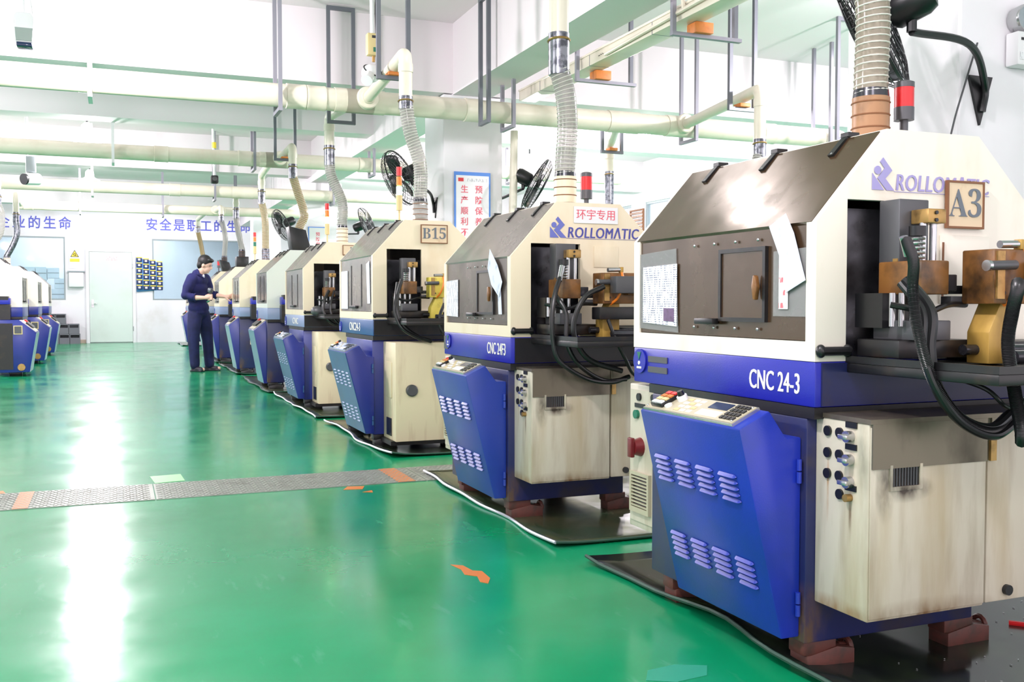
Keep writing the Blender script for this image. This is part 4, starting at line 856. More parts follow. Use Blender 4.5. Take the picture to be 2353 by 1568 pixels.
# ------------------------------------------------------------------ exhaust pipes
def rounded(pts, r, n=6):
    """polyline with its corners rounded"""
    P = [Vector(p) for p in pts]; out = [P[0]]
    for i in range(1, len(P) - 1):
        a = (P[i - 1] - P[i]).normalized() * r; b = (P[i + 1] - P[i]).normalized() * r
        for k_ in range(n + 1):
            t_ = k_ / n; out.append(P[i] + a * (1 - t_) ** 2 + b * t_ ** 2)
    out.append(P[-1]); return out
def main_pipe(label, y, z, x0, x1, r, couplings, tees, cap=True):
    t = thing('exhaust_pipe', label, 'pipe', (0, y, z), 0, 'long cream exhaust pipes under the ceiling')
    MB().cyl((x0, 0, 0), (x1, 0, 0), r, n=24).build('pipe_run', M['pvc'], t)
    for x in couplings: MB().lathe([(r * 1.0, -0.085), (r * 1.08, -0.08), (r * 1.08, -0.06), (r * 1.06, -0.055), (r * 1.06, 0.055), (r * 1.08, 0.06), (r * 1.08, 0.08), (r, 0.085)], (x, 0, 0), (1, 0, 0), 24).build('coupling', M['pvc'], t)
    for x, s in tees:
        q = MB(); q.cyl((x - 0.17, 0, 0), (x + 0.17, 0, 0), r * 1.07, n=24); q.lathe([(r * 0.98, 0.0), (r * 0.98, r * 1.25), (r * 0.9, r * 1.35), (0.062, r * 1.4), (0.06, r * 1.75)], (x, 0, 0.01), (0, s, 0.05), 20); q.build('tee_joint', M['pvc'], t)
    MB().lathe([(r, 0), (r * 0.9, 0.05), (r * 0.55, 0.08), (0.01, 0.09)], (x1, 0, 0), (1, 0, 0), 20).build('end_cap', M['pvc'], t)
    return t
main_pipe('nearest long cream exhaust pipe crossing the whole hall', 8.5, 2.765, -6.6, 7.2, 0.098, [1.45, 1.62, 3.05, 6.3, -2.0], [(2.05, -1), (1.95, 1), (5.25, -1), (4.6, 1)])
main_pipe('second long cream exhaust pipe under the cross beam', 12.9, 2.845, -6.6, 6.9, 0.092, [0.55, 1.55, 3.1, -1.5], [(1.98, -1), (1.9, 1)])
main_pipe('third long cream exhaust pipe above the worker', 16.45, 2.80, -6.6, 4.5, 0.092, [0.9, -1.7], [(1.94, 1), (-1.7, -1)])
main_pipe('farthest cream exhaust pipe below the slogans end of the hall', 20.7, 2.87, -1.75, 6.0, 0.092, [2.0, -1.5], [(1.9, -1)])
main_pipe('cream exhaust pipe overhead above the nearest two machines', 3.62, 3.2, -6.6, 6.0, 0.098, [1.2], [(2.05, -1), (2.1, 1)])
def duct(label, base, roof, bends, top, arm, hose, collar_mat, sleeve=0.14, wire=True):
    """collar on the hood, ribbed hose, metal sleeve, drop pipe and arm to the main pipe"""
    bxx, byy = base; t = thing('exhaust_duct', label, 'duct', (bxx, byy, roof), 0, 'exhaust ducts rising from the machine hoods')
    r = 0.049; c = MB(); c.cyl((0, 0, 0), (0, 0, 0.15), r * 1.12, n=20); c.build('collar', collar_mat, t)
    for i in range(4): MB().ring((0, 0, 0.02 + i * 0.038), (0, 0, 1), r * 1.13, 0.0025, 20, 5).build('collar_band', M['rust_edge'], t)
    MB().cyl((0, 0, 0.145), (0, 0, 0.175), r * 1.1, r * 1.03, 20).build('tape_wrap', M['darksteel'], t)
    P = spline([(0, 0, 0.14)] + [(dx, dy, z - roof) for dx, dy, z in bends], 12)
    ho = MB().tube(P, r, 20, cap=False).build('ribbed_hose', hose, t)
    if wire:
        # one continuous wire spiral
        L_ = [0.0]
        for i in range(1, len(P)): L_.append(L_[-1] + (P[i] - P[i - 1]).length)
        turns = L_[-1] / 0.02; N = int(turns * 14); pts = []
        for k_ in range(N + 1):
            s_ = L_[-1] * k_ / N; i = min(max([j for j in range(len(L_)) if L_[j] <= s_]), len(P) - 2); f_ = (s_ - L_[i]) / max(L_[i + 1] - L_[i], 1e-6)
            q = P[i].lerp(P[i + 1], f_); d = (P[i + 1] - P[i]).normalized(); u = Vector((0, 1, 0)); u = (u - d * u.dot(d)).normalized(); v = d.cross(u); a = 2 * PI * turns * k_ / N
            pts.append(q + (u * math.cos(a) + v * math.sin(a)) * (r + 0.001))
        MB().tube(pts, 0.0024, 5).build('wire_spiral', M['wire'], ho)
    e = P[-1]; d = Vector((0, 0, 1))
    MB().tube([e - d * 0.03, e + d * sleeve], r * 1.04, 20).build('metal_sleeve', M['galv'], t)
    MB().ring(e + d * (sleeve - 0.035), (0, 0.1, 1), r * 1.07, 0.006, 22, 5).build('clamp_ring', M['brass'], t)
    tz = top - roof; ax, ay, az = arm[0] - bxx, arm[1] - byy, arm[2] - roof
    pl = rounded([e + d * (sleeve - 0.02), (e.x, e.y, tz), (ax, ay, az)], 0.085, 7)
    MB().tube(pl, r * 0.98, 20).build('drop_pipe', M['pvc'], t)
    MB().lathe([(r * 1.08, -0.03), (r * 1.1, 0), (r * 1.08, 0.03)], (e.x, e.y, tz - 0.11), (0, 0, 1), 20).build('elbow_socket', M['pvc'], t)
    return t
duct('fat ribbed hose with brown stains rising from the nearest machine', (2.125, 2.36), 1.47, [(0, 0, 1.68), (0.005, 0, 1.85), (-0.005, 0, 2.0), (0.01, 0, 2.15)], 3.2, (2.125, 3.5, 3.2), M['hose_smoky'], paint('stained_collar', S(164, 122, 86), 0.4, dirt=S(104, 74, 50), amt=0.7, scale=14))
duct('clear wire ribbed hose bending up from the second machine', (2.05, 4.37), 1.47, [(0, 0, 1.68), (0.012, 0, 1.86), (0.0, 0, 2.02), (-0.035, 0, 2.14)], 3.2, (2.03, 3.72, 3.2), M['hose'], M['cream2'], 0.17)
duct('clear ribbed hose from the B15 machine to the nearest long pipe', (2.05, 6.83), 1.585, [(0, 0, 1.78), (-0.0, 0, 2.0), (-0.07, 0, 2.22), (-0.105, 0, 2.42)], 2.79, (2.05, 8.38, 2.775), M['hose'], M['hose'], 0.06)
duct('grey bent hose with a dark metal sleeve above the fourth machine', (2.05, 9.45), 1.585, [(0, 0, 1.8), (-0.0, 0, 1.98), (-0.1, 0, 2.22), (-0.12, 0, 2.36)], 2.80, (1.95, 8.6, 2.76), M['hose'], M['cream2'], 0.16)
duct('yellowed S shaped hose plunging into the black chute of the fifth machine', (1.99, 11.72), 1.66, [(0.05, 0, 1.92), (0.10, 0, 2.06), (0.03, 0, 2.3), (-0.03, 0, 2.5)], 2.85, (1.98, 12.8, 2.85), M['hose_oily'], M['hose_oily'], 0.14)
duct('brownish hose rising from the sixth machine', (2.02, 14.45), 1.62, [(0, 0, 1.85), (-0.005, 0, 2.2), (-0.05, 0, 2.46)], 2.84, (1.9, 13.0, 2.85), M['hose_oily'], M['galv'], 0.18)
duct('pale hose rising from the black box of the seventh machine', (2.02, 17.3), 1.75, [(0.0, 0, 1.95), (-0.07, 0, 2.3), (-0.09, 0, 2.48)], 2.82, (1.94, 16.55, 2.80), M['hose'], M['black'], 0.16, False)
duct('thin pale hose above the head of the worker', (1.98, 19.8), 1.75, [(0.0, 0, 1.95), (0.02, 0, 2.3), (-0.05, 0, 2.62)], 2.87, (1.9, 20.6, 2.87), M['hose'], M['black'], 0.12, False)
duct('thin brown hose nearest the far wall window', (1.8, 22.8), 1.0, [(0.05, 0, 1.75), (0.0, 0, 2.2), (-0.08, 0, 2.6)], 2.87, (1.75, 20.8, 2.87), M['hose_oily'], M['black'], 0.12, False)
duct('pipe drop with short ribbed hose at the right behind the nearest hood', (4.82, 6.6), 1.62, [(0.0, 0, 1.8), (-0.02, 0, 2.1), (0.0, 0, 2.2)], 2.72, (5.25, 8.4, 2.77), M['hose'], M['galv'], 0.12)
duct('bent metal duct behind the lettered hood of the second machine', (5.05, 9.95), 1.62, [(0.0, 0, 1.8), (0.15, 0, 1.95), (0.17, 0, 2.2), (0.17, 0, 2.32)], 2.78, (4.6, 8.6, 2.76), M['galv'], M['galv'], 0.18, False)
duct('bent hose at the left edge rising from the left row', (-1.62, 15.6), 1.62, [(0.0, 0, 1.8), (0.12, 0, 2.0), (0.14, 0, 2.25), (0.1, 0, 2.4)], 2.8, (-1.7, 16.35, 2.80), M['hose'], M['pvc'], 0.14)
duct('bent grey hose of the left row under the slogan', (-1.68, 18.5), 1.62, [(0.0, 0, 1.8), (0.1, 0, 2.0), (0.16, 0, 2.2), (0.15, 0, 2.4)], 2.84, (-1.62, 20.6, 2.87), M['galv'], M['pvc'], 0.14, False)

# ------------------------------------------------------------------ hangers
hang_n = {}
def hanger(label, x, y, z, span=0.14, top=ZC, drop=0.125, axis='y', mat='hanger', closed=False, base=0.0):
    """two uprights and a foot bar under a pipe; axis = direction of the foot bar"""
    t = thing('pipe_hanger', label, 'hanger', (x, y, z), 0, 'angle iron pipe hangers'); w = 0.016
    m_ = M[mat]
    for s in (-1, 1):
        a = (-w, s * span - w, -drop) if axis == 'y' else (s * span - w, -w, -drop); b = (w, s * span + w, top - z) if axis == 'y' else (s * span + w, w, top - z)
        MB().box(a, b).build('upright', m_, t, False)
    a, b = ((-w, -span - w, -drop - 0.03), (w, span + w, -drop)) if axis == 'y' else ((-span - w, -w, -drop - 0.03), (span + w, w, -drop)); MB().box(a, b).build('foot_bar', m_, t, False)
    if closed:
        a, b = ((-w, -span - w, top - z), (w, span + w, top - z + 0.035)) if axis == 'y' else ((-span - w, -w, top - z), (span + w, w, top - z + 0.035)); MB().box(a, b).build('top_bar', m_, t, False)
    if base: MB().box((-0.05, -0.05, -drop), (0.05, 0.05, -drop + base), 0.003).build('pad_block', M['orange'], t)
for (x, lb) in ((-0.16, 'white bar hanger of the nearest long pipe beside the bright lamp'), (1.3, 'grey angle hanger of the nearest long pipe left of the fourth machine duct'), (3.4, 'grey angle hanger of the nearest long pipe at the column'), (5.35, 'grey angle hanger of the nearest long pipe beside the right tee'), (7.0, 'thin hanger at the capped end of the nearest long pipe'), (-3.2, 'hanger of the nearest long pipe outside the aisle')):
    hanger(lb, x, 8.5, 2.765, mat='white' if x < 1 else 'hanger')
for (x, lb) in ((0.0, 'white bar hanger of the second long pipe under the lamp'), (1.66, 'paired grey hanger of the second long pipe beside the fifth machine duct'), (3.2, 'thin hanger of the second long pipe beside the column'), (5.2, 'thin hanger of the second long pipe at the right')):
    hanger(lb, x, 12.9, 2.845, mat='white' if x < 1 else 'hanger')
for (x, lb) in ((-0.3, 'thin white hanger of the third long pipe'), (1.5, 'thin grey hanger of the third long pipe'), (3.4, 'thin hanger of the third pipe beyond the column')): hanger(lb, x, 16.45, 2.80, mat='white' if x < 1 else 'hanger')
for (x, lb) in ((0.9, 'thin hanger of the farthest pipe between the slogans'), (2.3, 'thin hanger of the farthest pipe above the far window'), (-0.6, 'thin hanger of the farthest pipe left of the door')): hanger(lb, x, 20.7, 2.87, mat='hanger')
hanger('dark closed frame around the arm of the fourth machine duct', 1.95, 9.0, 2.78, 0.115, ZC - 0.06, 0.1, 'x', 'hanger_dark', True)
hanger('dark frame with an orange block under the arm of the B15 duct', 1.97, 7.25, 2.79, 0.115, ZC, 0.075, 'x', 'hanger_dark', False, 0.025)
hanger('dark frame under the fifth machine duct arm', 1.95, 12.2, 2.85, 0.12, ZC, 0.08, 'x', 'hanger_dark', False, 0.02)
hanger('dark frame with orange block under the right branch pipe', 4.86, 6.9, 2.72, 0.12, ZC, 0.09, 'x', 'hanger_dark', False, 0.03)
hanger('small dark frame under the bent metal duct arm', 5.12, 9.7, 2.78, 0.12, ZC, 0.09, 'x', 'hanger_dark', False, 0.03)
hanger('closed frame standing beside the long beam at the column', 3.02, 8.1, 2.9, 0.1, ZC - 0.09, 0.3, 'y', 'hanger_dark', True)
hanger('thin pale frame at the capped pipe end behind the fan', 6.6, 7.6, 2.9, 0.16, ZC - 0.035, 0.3, 'x', 'hanger', True)
# trunking with its supports
t = thing('cable_trunking', 'long cream cable trunking sloping across the upper right on orange blocks', 'trunking', (3.68, 0, 2.93))
MB().box((-0.085, 2.2, 0), (0.085, 8.7, 0.09), 0.004).build('channel', M['pvc'], t); MB().box((-0.093, 2.2, 0.086), (0.093, 8.7, 0.104), 0.003).build('lid', M['pvc'], t)
for y in (4.2, 5.2, 6.2, 7.2, 8.2): MB().box((-0.087, y, -0.001), (0.087, y + 0.006, 0.089)).build('joint', M['hanger'], t, False)
MB().box((-0.075, 6.6, 0.03), (0.0, 7.0, 0.03 + 0.0)).build('shadow_gap', M['hanger'], t, False) if False else None
link_mesh('stencil_mark', text_mesh('--·-·-', 0.05, M['black'], 1.0, 0.0, 0.001), t, (-0.087, 7.0, 0.045), R_FRONT)
link_mesh('stencil_mark', text_mesh('-·--·-', 0.05, M['black'], 1.0, 0.0, 0.001), t, (-0.087, 5.1, 0.045), R_FRONT)
for i, y in enumerate((7.35, 5.85, 4.4)):
    q = thing('trunking_support', ['angle iron support with orange block under the far end of the trunking', 'angle iron support with orange block under the middle of the trunking', 'angle iron support under the near end of the trunking'][i], 'hanger', (3.68, y, 2.93), 0, 'trunking supports')
    MB().box((-0.14, -0.016, -0.075), (-0.11, 0.016, ZC - 2.93)).build('upright', M['hanger'], q, False); MB().box((-0.14, -0.02, -0.1), (0.42, 0.02, -0.075)).build('cross_bar', M['hanger'], q, False); MB().box((0.02, -0.06, -0.075), (0.16, 0.06, -0.002), 0.003).build('pad_block', M['orange'], q)
    MB().box((0.36, -0.016, -0.075), (0.39, 0.016, ZC - 2.93)).build('upright', M['hanger_dark'], q, False)
q = thing('conduit', 'bent white conduit dropping from the long beam to the trunking', 'conduit', (0, 0, 0))
MB().tube(rounded([(3.53, 6.1, ZC), (3.53, 6.1, 3.16), (3.56, 5.3, 3.12), (3.57, 5.3, 2.99), (3.58, 6.9, 2.95)], 0.05), 0.014, 8).build('tube', M['pvc'], q)
MB().cyl((3.56, 5.75, 3.13), (3.575, 5.75, 2.97), 0.014, n=8).build('tie_tube', M['pvc'], q)
# cream plastic down pipe by the column
tag(MB().tube([(3.67, 9.0, 2.7), (3.66, 9.0, 2.2), (3.63, 9.0, 1.2), (3.62, 9.0, 0)], 0.04, 12).build('down_pipe', M['pvc']), 'cream down pipe along the right edge of the notice column', 'pipe')

# ------------------------------------------------------------------ wall fans
def fan(label, c, nrm, R, mount, wall_n, mid):
    """cage, blades, motor at c; arm through mid to a triangular plate at mount"""
    c = Vector(c); n = Vector(nrm).normalized(); t = thing('wall_fan', label, 'fan', (0, 0, 0), 0, 'black wall fans')
    u = n.orthogonal().normalized(); v = n.cross(u); d = R * 0.38
    cg = MB()
    for k_ in range(10):
        f_ = k_ / 9; h = (1 - (2 * f_ - 1) ** 2) ** 0.5
        cg.ring(c + n * d * (1 - 0.25 * f_ * f_ * 1.0) * (1 if f_ < .75 else (1 - (f_ - .75) * 2)), n, R * (0.14 + 0.86 * f_), 0.0022, 36, 4)
    for k_ in range(7):
        f_ = k_ / 6; cg.ring(c - n * d * 0.35 * (1 - f_ * f_), n, R * (0.2 + 0.8 * f_), 0.0022, 36, 4)
    for k_ in range(36):
        a = 2 * PI * k_ / 36; r_ = u * math.cos(a) + v * math.sin(a)
        cg.tube([c + n * d + r_ * R * .1, c + n * d * .95 + r_ * R * .5, c + n * d * .8 + r_ * R * .85, c + n * d * .4 + r_ * R, c + r_ * R, c - n * d * .2 + r_ * R * .75, c - n * d * .35 + r_ * R * .25], 0.0018, 4)
    tag(cg.build('wire_cage', M['black'], t), kind='stuff')
    MB().ring(c + n * d * 0.1, n, R, 0.006, 40, 6).build('cage_rim', M['black'], t)
    for k_ in range(3):
        a0 = 2 * PI * k_ / 3; bl = MB(); g = []
        for i in range(5):
            rr = R * (0.12 + 0.78 * i / 4); wdt = 0.5 * math.sin(PI * (0.2 + 0.7 * i / 4)) + 0.12; row = []
            for j in range(4):
                a = a0 + (j / 3 - .5) * wdt * 2.0; row.append(bl.bm.verts.new(c + n * (d * .35 + (j / 3 - .5) * R * .16) + (u * math.cos(a) + v * math.sin(a)) * rr))
            g.append(row)
        for i in range(4):
            for j in range(3): bl.bm.faces.new([g[i][j], g[i + 1][j], g[i + 1][j + 1], g[i][j + 1]])
        o = bl.build('blade', M['black'], t); md = o.modifiers.new('thick', 'SOLIDIFY'); md.thickness = 0.004
    MB().cyl(c + n * d * .2, c + n * d * .6, R * .13, R * .1, 16).build('hub', M['black'], t)
    MB().lathe([(R * .2, 0), (R * .27, R * .1), (R * .27, R * .5), (R * .22, R * .62), (R * .1, R * .66)], c - n * d * .3, -n, 20).build('motor', M['black'], t)
    back = c - n * (d * .3 + R * .35); yoke = back + Vector((0, 0, -R * .42))
    MB().tube([back, yoke], R * .07, 10).build('yoke', M['black'], t)
    mount = Vector(mount); wn_ = Vector(wall_n).normalized(); s = wn_.cross(Vector((0, 0, 1))).normalized()
    MB().tube(spline([yoke, Vector(mid), mount + wn_ * 0.03 + Vector((0, 0, R * .15)), mount + wn_ * 0.02 - Vector((0, 0, R * .25))], 8), R * .055, 10).build('arm', M['black'], t)
    pl = MB(); k = R * .3; P3 = [mount + s * k * .8 + Vector((0, 0, k)), mount - s * k * .8 + Vector((0, 0, k)), mount - Vector((0, 0, k * 1.5))]
    lo_ = [pl.bm.verts.new(p) for p in P3]; hi_ = [pl.bm.verts.new(p + wn_ * 0.012) for p in P3]
    pl.bm.faces.new(lo_); pl.bm.faces.new(hi_[::-1])
    for i in range(3): pl.bm.faces.new([lo_[i], lo_[(i + 1) % 3], hi_[(i + 1) % 3], hi_[i]])
    pl.build('mount_plate', M['black'], t, False)
fan('large black wall fan on the right column above the nearest machine', (2.50, 2.74, 2.0), (-0.56, 0.745, -0.38), 0.25, (3.10, 2.86, 1.80), (0, -1, 0), (2.9, 2.72, 1.945))
fan('black wall fan on the right side of the notice column', (3.86, 8.95, 2.19), (0.75, -0.3, -0.45), 0.27, (3.62, 9.45, 2.02), (1, 0, 0), (3.68, 9.3, 2.08))
fan('black wall fan left of the notice column beside the B15 hose', (2.52, 9.0, 2.19), (-0.78, -0.1, -0.4), 0.27, (3.0, 9.45, 1.98), (-1, 0, 0), (2.88, 9.3, 2.1))
fan('small black wall fan on the second column seen past the hoses', (2.55, 16.2, 2.28), (-0.8, -0.15, -0.4), 0.27, (3.0, 16.95, 2.1), (-1, 0, 0), (2.9, 16.8, 2.15))
fan('black wall fan beside the hose of the fourth machine', (3.95, 16.4, 2.35), (0.7, -0.4, 0.3), 0.28, (3.62, 16.95, 2.15), (1, 0, 0), (3.7, 16.8, 2.2))

# ------------------------------------------------------------------ column things
t = thing('column_notice', 'white notice with blue border and red vertical lettering on the middle column', 'sign', (3.295, 9.19, 1.84))
MB().box((-0.19, -0.008, -0.47), (0.19, 0, 0.46)).build('border', M['sign_blue'], t, False); MB().box((-0.172, -0.011, -0.45), (0.172, -0.007, 0.425)).build('sheet', M['white'], t, False)
MB().box((-0.15, -0.014, 0.365), (-0.095, -0.011, 0.4)).build('red_emblem', M['red'], t, False); MB().box((-0.08, -0.013, 0.368), (0.15, -0.011, 0.395)).build('header_print', M['cardlabel'], t, False)
for j, (x, s) in enumerate(((0.065, '预防保养按时做'), (-0.085, '生产顺利不会错'))):
    for i, ch in enumerate(s): link_mesh('lettering', text_mesh(ch, 0.082, M['red_ink'], 1, 0.008, 0.001), t, (x, -0.0125, 0.285 - i * 0.106), R_NEAR)
t = thing('column_notice', 'small blue bordered notice on the second column beyond the sixth machine', 'sign', (3.2, 16.69, 2.0))
MB().box((-0.16, -0.008, -0.4), (0.16, 0, 0.3)).build('border', M['sign_blue'], t, False); MB().box((-0.145, -0.011, -0.385), (0.145, -0.007, 0.285)).build('sheet', M['white'], t, False)
for i, ch in enumerate('预防保养按时做'): link_mesh('lettering', text_mesh(ch, 0.075, M['red_ink'], 1, 0.008, 0.001), t, (0.0, -0.0125, 0.17 - i * 0.085), R_NEAR)
t = thing('emergency_light', 'white emergency light box with two round lamp heads on the right column', 'emergency light', (3.33, 2.855, 1.99))
MB().box((-0.1, -0.06, -0.07), (0.16, 0.0, 0.06), 0.008).build('housing', M['white'], t)
for x in (-0.045, 0.1):
    q = MB(); q.lathe([(0.02, 0.06), (0.05, 0.045), (0.055, 0.0), (0.05, -0.01)], (x, -0.045, 0.115), (0, 1, 0), 20); o = q.build('lamp_head', M['steel'], t); MB().ell((x, -0.055, 0.115), (0.046, 0.02, 0.046), None, 16, 10).build('lens', M['glass'], o)
MB().box((-0.085, -0.062, 0.025), (-0.03, -0.0605, 0.035)).build('maker_print', M['black'], t, False); MB().box((-0.02, -0.063, 0.02), (0.01, -0.0605, 0.04)).build('red_print', M['red'], t, False); MB().box((-0.09, -0.062, -0.05), (-0.03, -0.0605, -0.02)).build('fine_print', M['cardlabel'], t, False)
tag(MB().tube(spline([(3.08, 2.85, 2.0), (3.02, 2.845, 1.85), (2.96, 2.845, 1.68), (2.92, 2.845, 1.5), (2.9, 2.845, 1.2)], 8), 0.004, 6).build('fan_cable', M['gunmetal']), 'thin grey cable hanging from the fan on the right column', 'cable')

# ------------------------------------------------------------------ devices hanging over the aisle
t = thing('ceiling_sensor', 'rounded grey and white device hanging from the ceiling at the top left', 'device', (-0.51, 7.0, 2.71))
MB().prism([(-0.06, 0.1), (-0.045, 0.13), (0.045, 0.13), (0.06, 0.1), (0.05, -0.06), (-0.05, -0.06)], 'y', -0.05, 0.05, 0.012).build('body', M['white'], t); MB().prism([(-0.052, 0.03), (0.052, 0.03), (0.046, -0.05), (-0.046, -0.05)], 'y', -0.056, -0.049).build('face', paint('grey_green_face', S(150, 164, 158), 0.4), t, False)
MB().box((-0.046, -0.055, -0.085), (0.046, 0.045, -0.058), 0.008).build('foot', M['screen'], t); MB().cyl((0, 0, 0.13), (-0.02, 0, ZC - 2.71), 0.008, n=8).build('rod', M['white'], t); MB().tube(spline([(0.05, 0, 0.1), (0.03, 0, 0.25), (0.0, 0, 0.4), (-0.02, 0, 1.0)], 6), 0.005, 6).build('cable', M['white'], t)
t = thing('junction_box', 'cream control box with a teal label hanging on a white conduit', 'control box', (1.88, 7.5, 3.0))
MB().box((-0.055, -0.035, -0.085), (0.055, 0.035, 0.085), 0.012).build('body', M['beige'], t); MB().box((-0.01, -0.037, -0.06), (0.035, -0.035, -0.025)).build('label', M['green_btn'], t, False); MB().box((-0.02, -0.037, 0.045), (0.025, -0.035, 0.065)).build('slot', M['black'], t, False)
MB().cyl((-0.01, 0, 0.08), (-0.015, 0, ZC - 3.0), 0.016, n=10).build('conduit', M['white'], t); MB().tube(spline([(0.02, 0, 0.08), (0.015, 0.0, 0.3), (0.03, 0, 0.5), (0.02, 0, 0.74)], 6), 0.004, 6).build('cable', M['black'], t)
MB().cyl((0, 0, -0.085), (0, 0, -0.13), 0.012, n=8).build('stub', M['brass'], t)
t = thing('dome_camera', 'white dome camera with coiled black cable under the cream control box', 'camera', (1.86, 7.5, 2.78))
MB().ell((0, 0, 0), (0.075, 0.075, 0.07), None, 18, 12).build('dome', M['white'], t); MB().ring((0.01, -0.02, 0.02), (0.2, -0.6, 0.7), 0.075, 0.005, 24, 5).build('coiled_cable', M['black'], t); MB().cyl((-0.03, -0.05, -0.03), (-0.06, -0.1, -0.08), 0.045, n=14).build('lens_barrel', M['white'], t)
for (x, y, lb) in ((-1.02, 14.0, 'white bullet camera on a ceiling pole at the left, black lens facing the aisle'), ):
    t = thing('security_camera', lb, 'camera', (x, y, 2.58))
    MB().cyl((0, 0, 0.06), (0, 0, ZC - 2.58), 0.018, n=8).build('pole', M['white'], t); MB().box((-0.01, -0.06, 0.1), (0.1, 0.06, 0.3), 0.01).build('mount_box', M['frame_grey'], t); MB().cyl((0.12, 0.05, 0.02), (-0.02, -0.1, 0), 0.075, n=18).build('body', M['white'], t); MB().cyl((-0.02, -0.1, 0), (-0.035, -0.115, -0.003), 0.07, n=18).build('lens', M['black'], t)
t = thing('security_camera', 'black camera hanging on a yellow banded pole in front of the third pipe', 'camera', (1.28, 14.0, 2.70))
MB().cyl((0, 0, 0.05), (-0.02, 0, ZC - 2.70), 0.018, n=8).build('pole', M['white'], t); MB().cyl((0, 0, 0.42), (0, 0, 0.5), 0.03, n=12).build('yellow_band', M['yellow'], t); MB().box((-0.05, -0.06, -0.06), (0.05, 0.06, 0.05), 0.02).build('body', M['black'], t); MB().cyl((0, -0.06, 0), (0, -0.07, 0), 0.03, n=12).build('lens', M['gunmetal'], t)

# ------------------------------------------------------------------ papers on the hoods
def sheet(name, label, cat, poly, x, mat, thick=0.002, wob=0.0):
    """paper in the plane x = const given by (y, z) corners"""
    o = MB().prism(poly, 'x', x - thick, x).build(name, mat, None, False); return tag(o, label, cat)
sheet('document_sleeve', 'grey clear document sleeve on the left of the nearest hood front', 'sleeve', [(2.76, 0.905), (3.01, 0.915), (3.01, 1.17), (2.775, 1.18)], 1.7035, M['sleeve'], 0.002)
sheet('printed_sheet', 'printed white sheet with small table inside the left sleeve of the nearest hood', 'paper', [(2.765, 0.925), (2.985, 0.935), (2.985, 1.125), (2.765, 1.13)], 1.7005, M['paper'], 0.0015)
sheet('picture_print', 'small dark picture in the corner of the printed sheet', 'print', [(2.78, 0.94), (2.845, 0.942), (2.845, 0.985), (2.78, 0.984)], 1.6985, paint('picture_ink', S(110, 80, 120), 0.5, dirt=S(60, 50, 70), amt=0.8, scale=30), 0.0008)
sheet('document_sleeve', 'tall clear document sleeve on the right of the nearest hood front', 'sleeve', [(2.105, 0.965), (2.262, 0.965), (2.262, 1.145), (2.105, 1.15)], 1.7035, M['sleeve'], 0.002)
sheet('paper_bundle', 'tilted creased papers sticking out of the right sleeve of the nearest hood', 'paper', [(2.115, 1.062), (2.195, 1.03), (2.222, 1.125), (2.272, 1.215), (2.20, 1.245), (2.165, 1.19)], 1.695, M['paper_plain'], 0.002)
sheet('paper_strip', 'narrow paper strip with red handwriting in the right sleeve of the nearest hood', 'paper', [(2.193, 0.985), (2.232, 0.985), (2.232, 1.14), (2.193, 1.145)], 1.699, M['paper_red'], 0.0015)
sheet('printed_sheet', 'printed white sheet in a sleeve at the left of the second machine hood', 'paper', [(4.87, 0.93), (5.06, 0.935), (5.06, 1.12), (4.87, 1.125)], 1.667, M['paper'], 0.002)
sheet('paper_bundle', 'blue white folded paper hanging on the second machine hood', 'paper', [(4.22, 1.1), (4.26, 1.03), (4.36, 1.09), (4.41, 1.17), (4.38, 1.26), (4.28, 1.18)], 1.66, M['paper_plain'], 0.002)
sheet('paper_strip', 'narrow white paper strip below the folded paper on the second machine', 'paper', [(4.235, 0.95), (4.275, 0.95), (4.29, 1.08), (4.25, 1.08)], 1.664, M['paper_plain'], 0.0015)
sheet('printed_sheet', 'pale sheet at the left of the B15 machine hood front', 'paper', [(7.43, 0.96), (7.66, 0.96), (7.66, 1.25), (7.43, 1.25)], 1.652, M['paper_plain'], 0.002)
sheet('paper_strip', 'white paper strip at the right of the B15 machine hood front', 'paper', [(6.72, 1.0), (6.8, 1.0), (6.83, 1.28), (6.74, 1.3)], 1.652, M['paper_plain'], 0.002)

t = thing('wall_vent', 'brown slatted vent on the right wall seen between the two nearest hoods', 'vent', (XR - 0.03, 16.92, 2.5))
f = MB(); f.box((0, -0.27, -0.34), (0.03, -0.24, 0.34)).box((0, 0.24, -0.34), (0.03, 0.27, 0.34)).box((0, -0.24, 0.31), (0.03, 0.24, 0.34)).box((0, -0.24, -0.34), (0.03, 0.24, -0.31)); f.build('frame', M['rust_edge'], t, False)
for i in range(9): MB().box((-0.005, -0.24, -0.29 + i * 0.067), (0.022, 0.24, -0.25 + i * 0.067)).build('slat', M['brown'], t, False)

# ------------------------------------------------------------------ the worker
def remesh(o, vox, it=3):
    m_ = o.modifiers.new('skin', 'REMESH'); m_.mode = 'VOXEL'; m_.voxel_size = vox; m_.use_smooth_shade = True
    s_ = o.modifiers.new('soft', 'SMOOTH'); s_.factor = 0.5; s_.iterations = it
    return o
def limb(mb, pts, rs, n=14):
    P = [Vector(p) for p in pts]; mb.tube(P, list(rs), n)
    for p, r in zip(P, rs): mb.ell(p, (r, r, r), None, n, 8)
person = thing('person', 'worker in navy work clothes bending his head over a tool beside the machines', 'person', (1.14, 15.15, 0))
Hf = Vector((0.88, -0.34, -0.33)).normalized(); Hr = Hf.cross(Vector((0, 0, 1))).normalized(); Hu = Hr.cross(Hf).normalized()
HM = Matrix((Hf, Hr, Hu)).transposed()     # columns: forward, right, up of the head
hc = Vector((0.10, -0.04, 1.575))
def hp(f_, r_, u_): return hc + HM @ Vector((f_, r_, u_))
sk = MB()
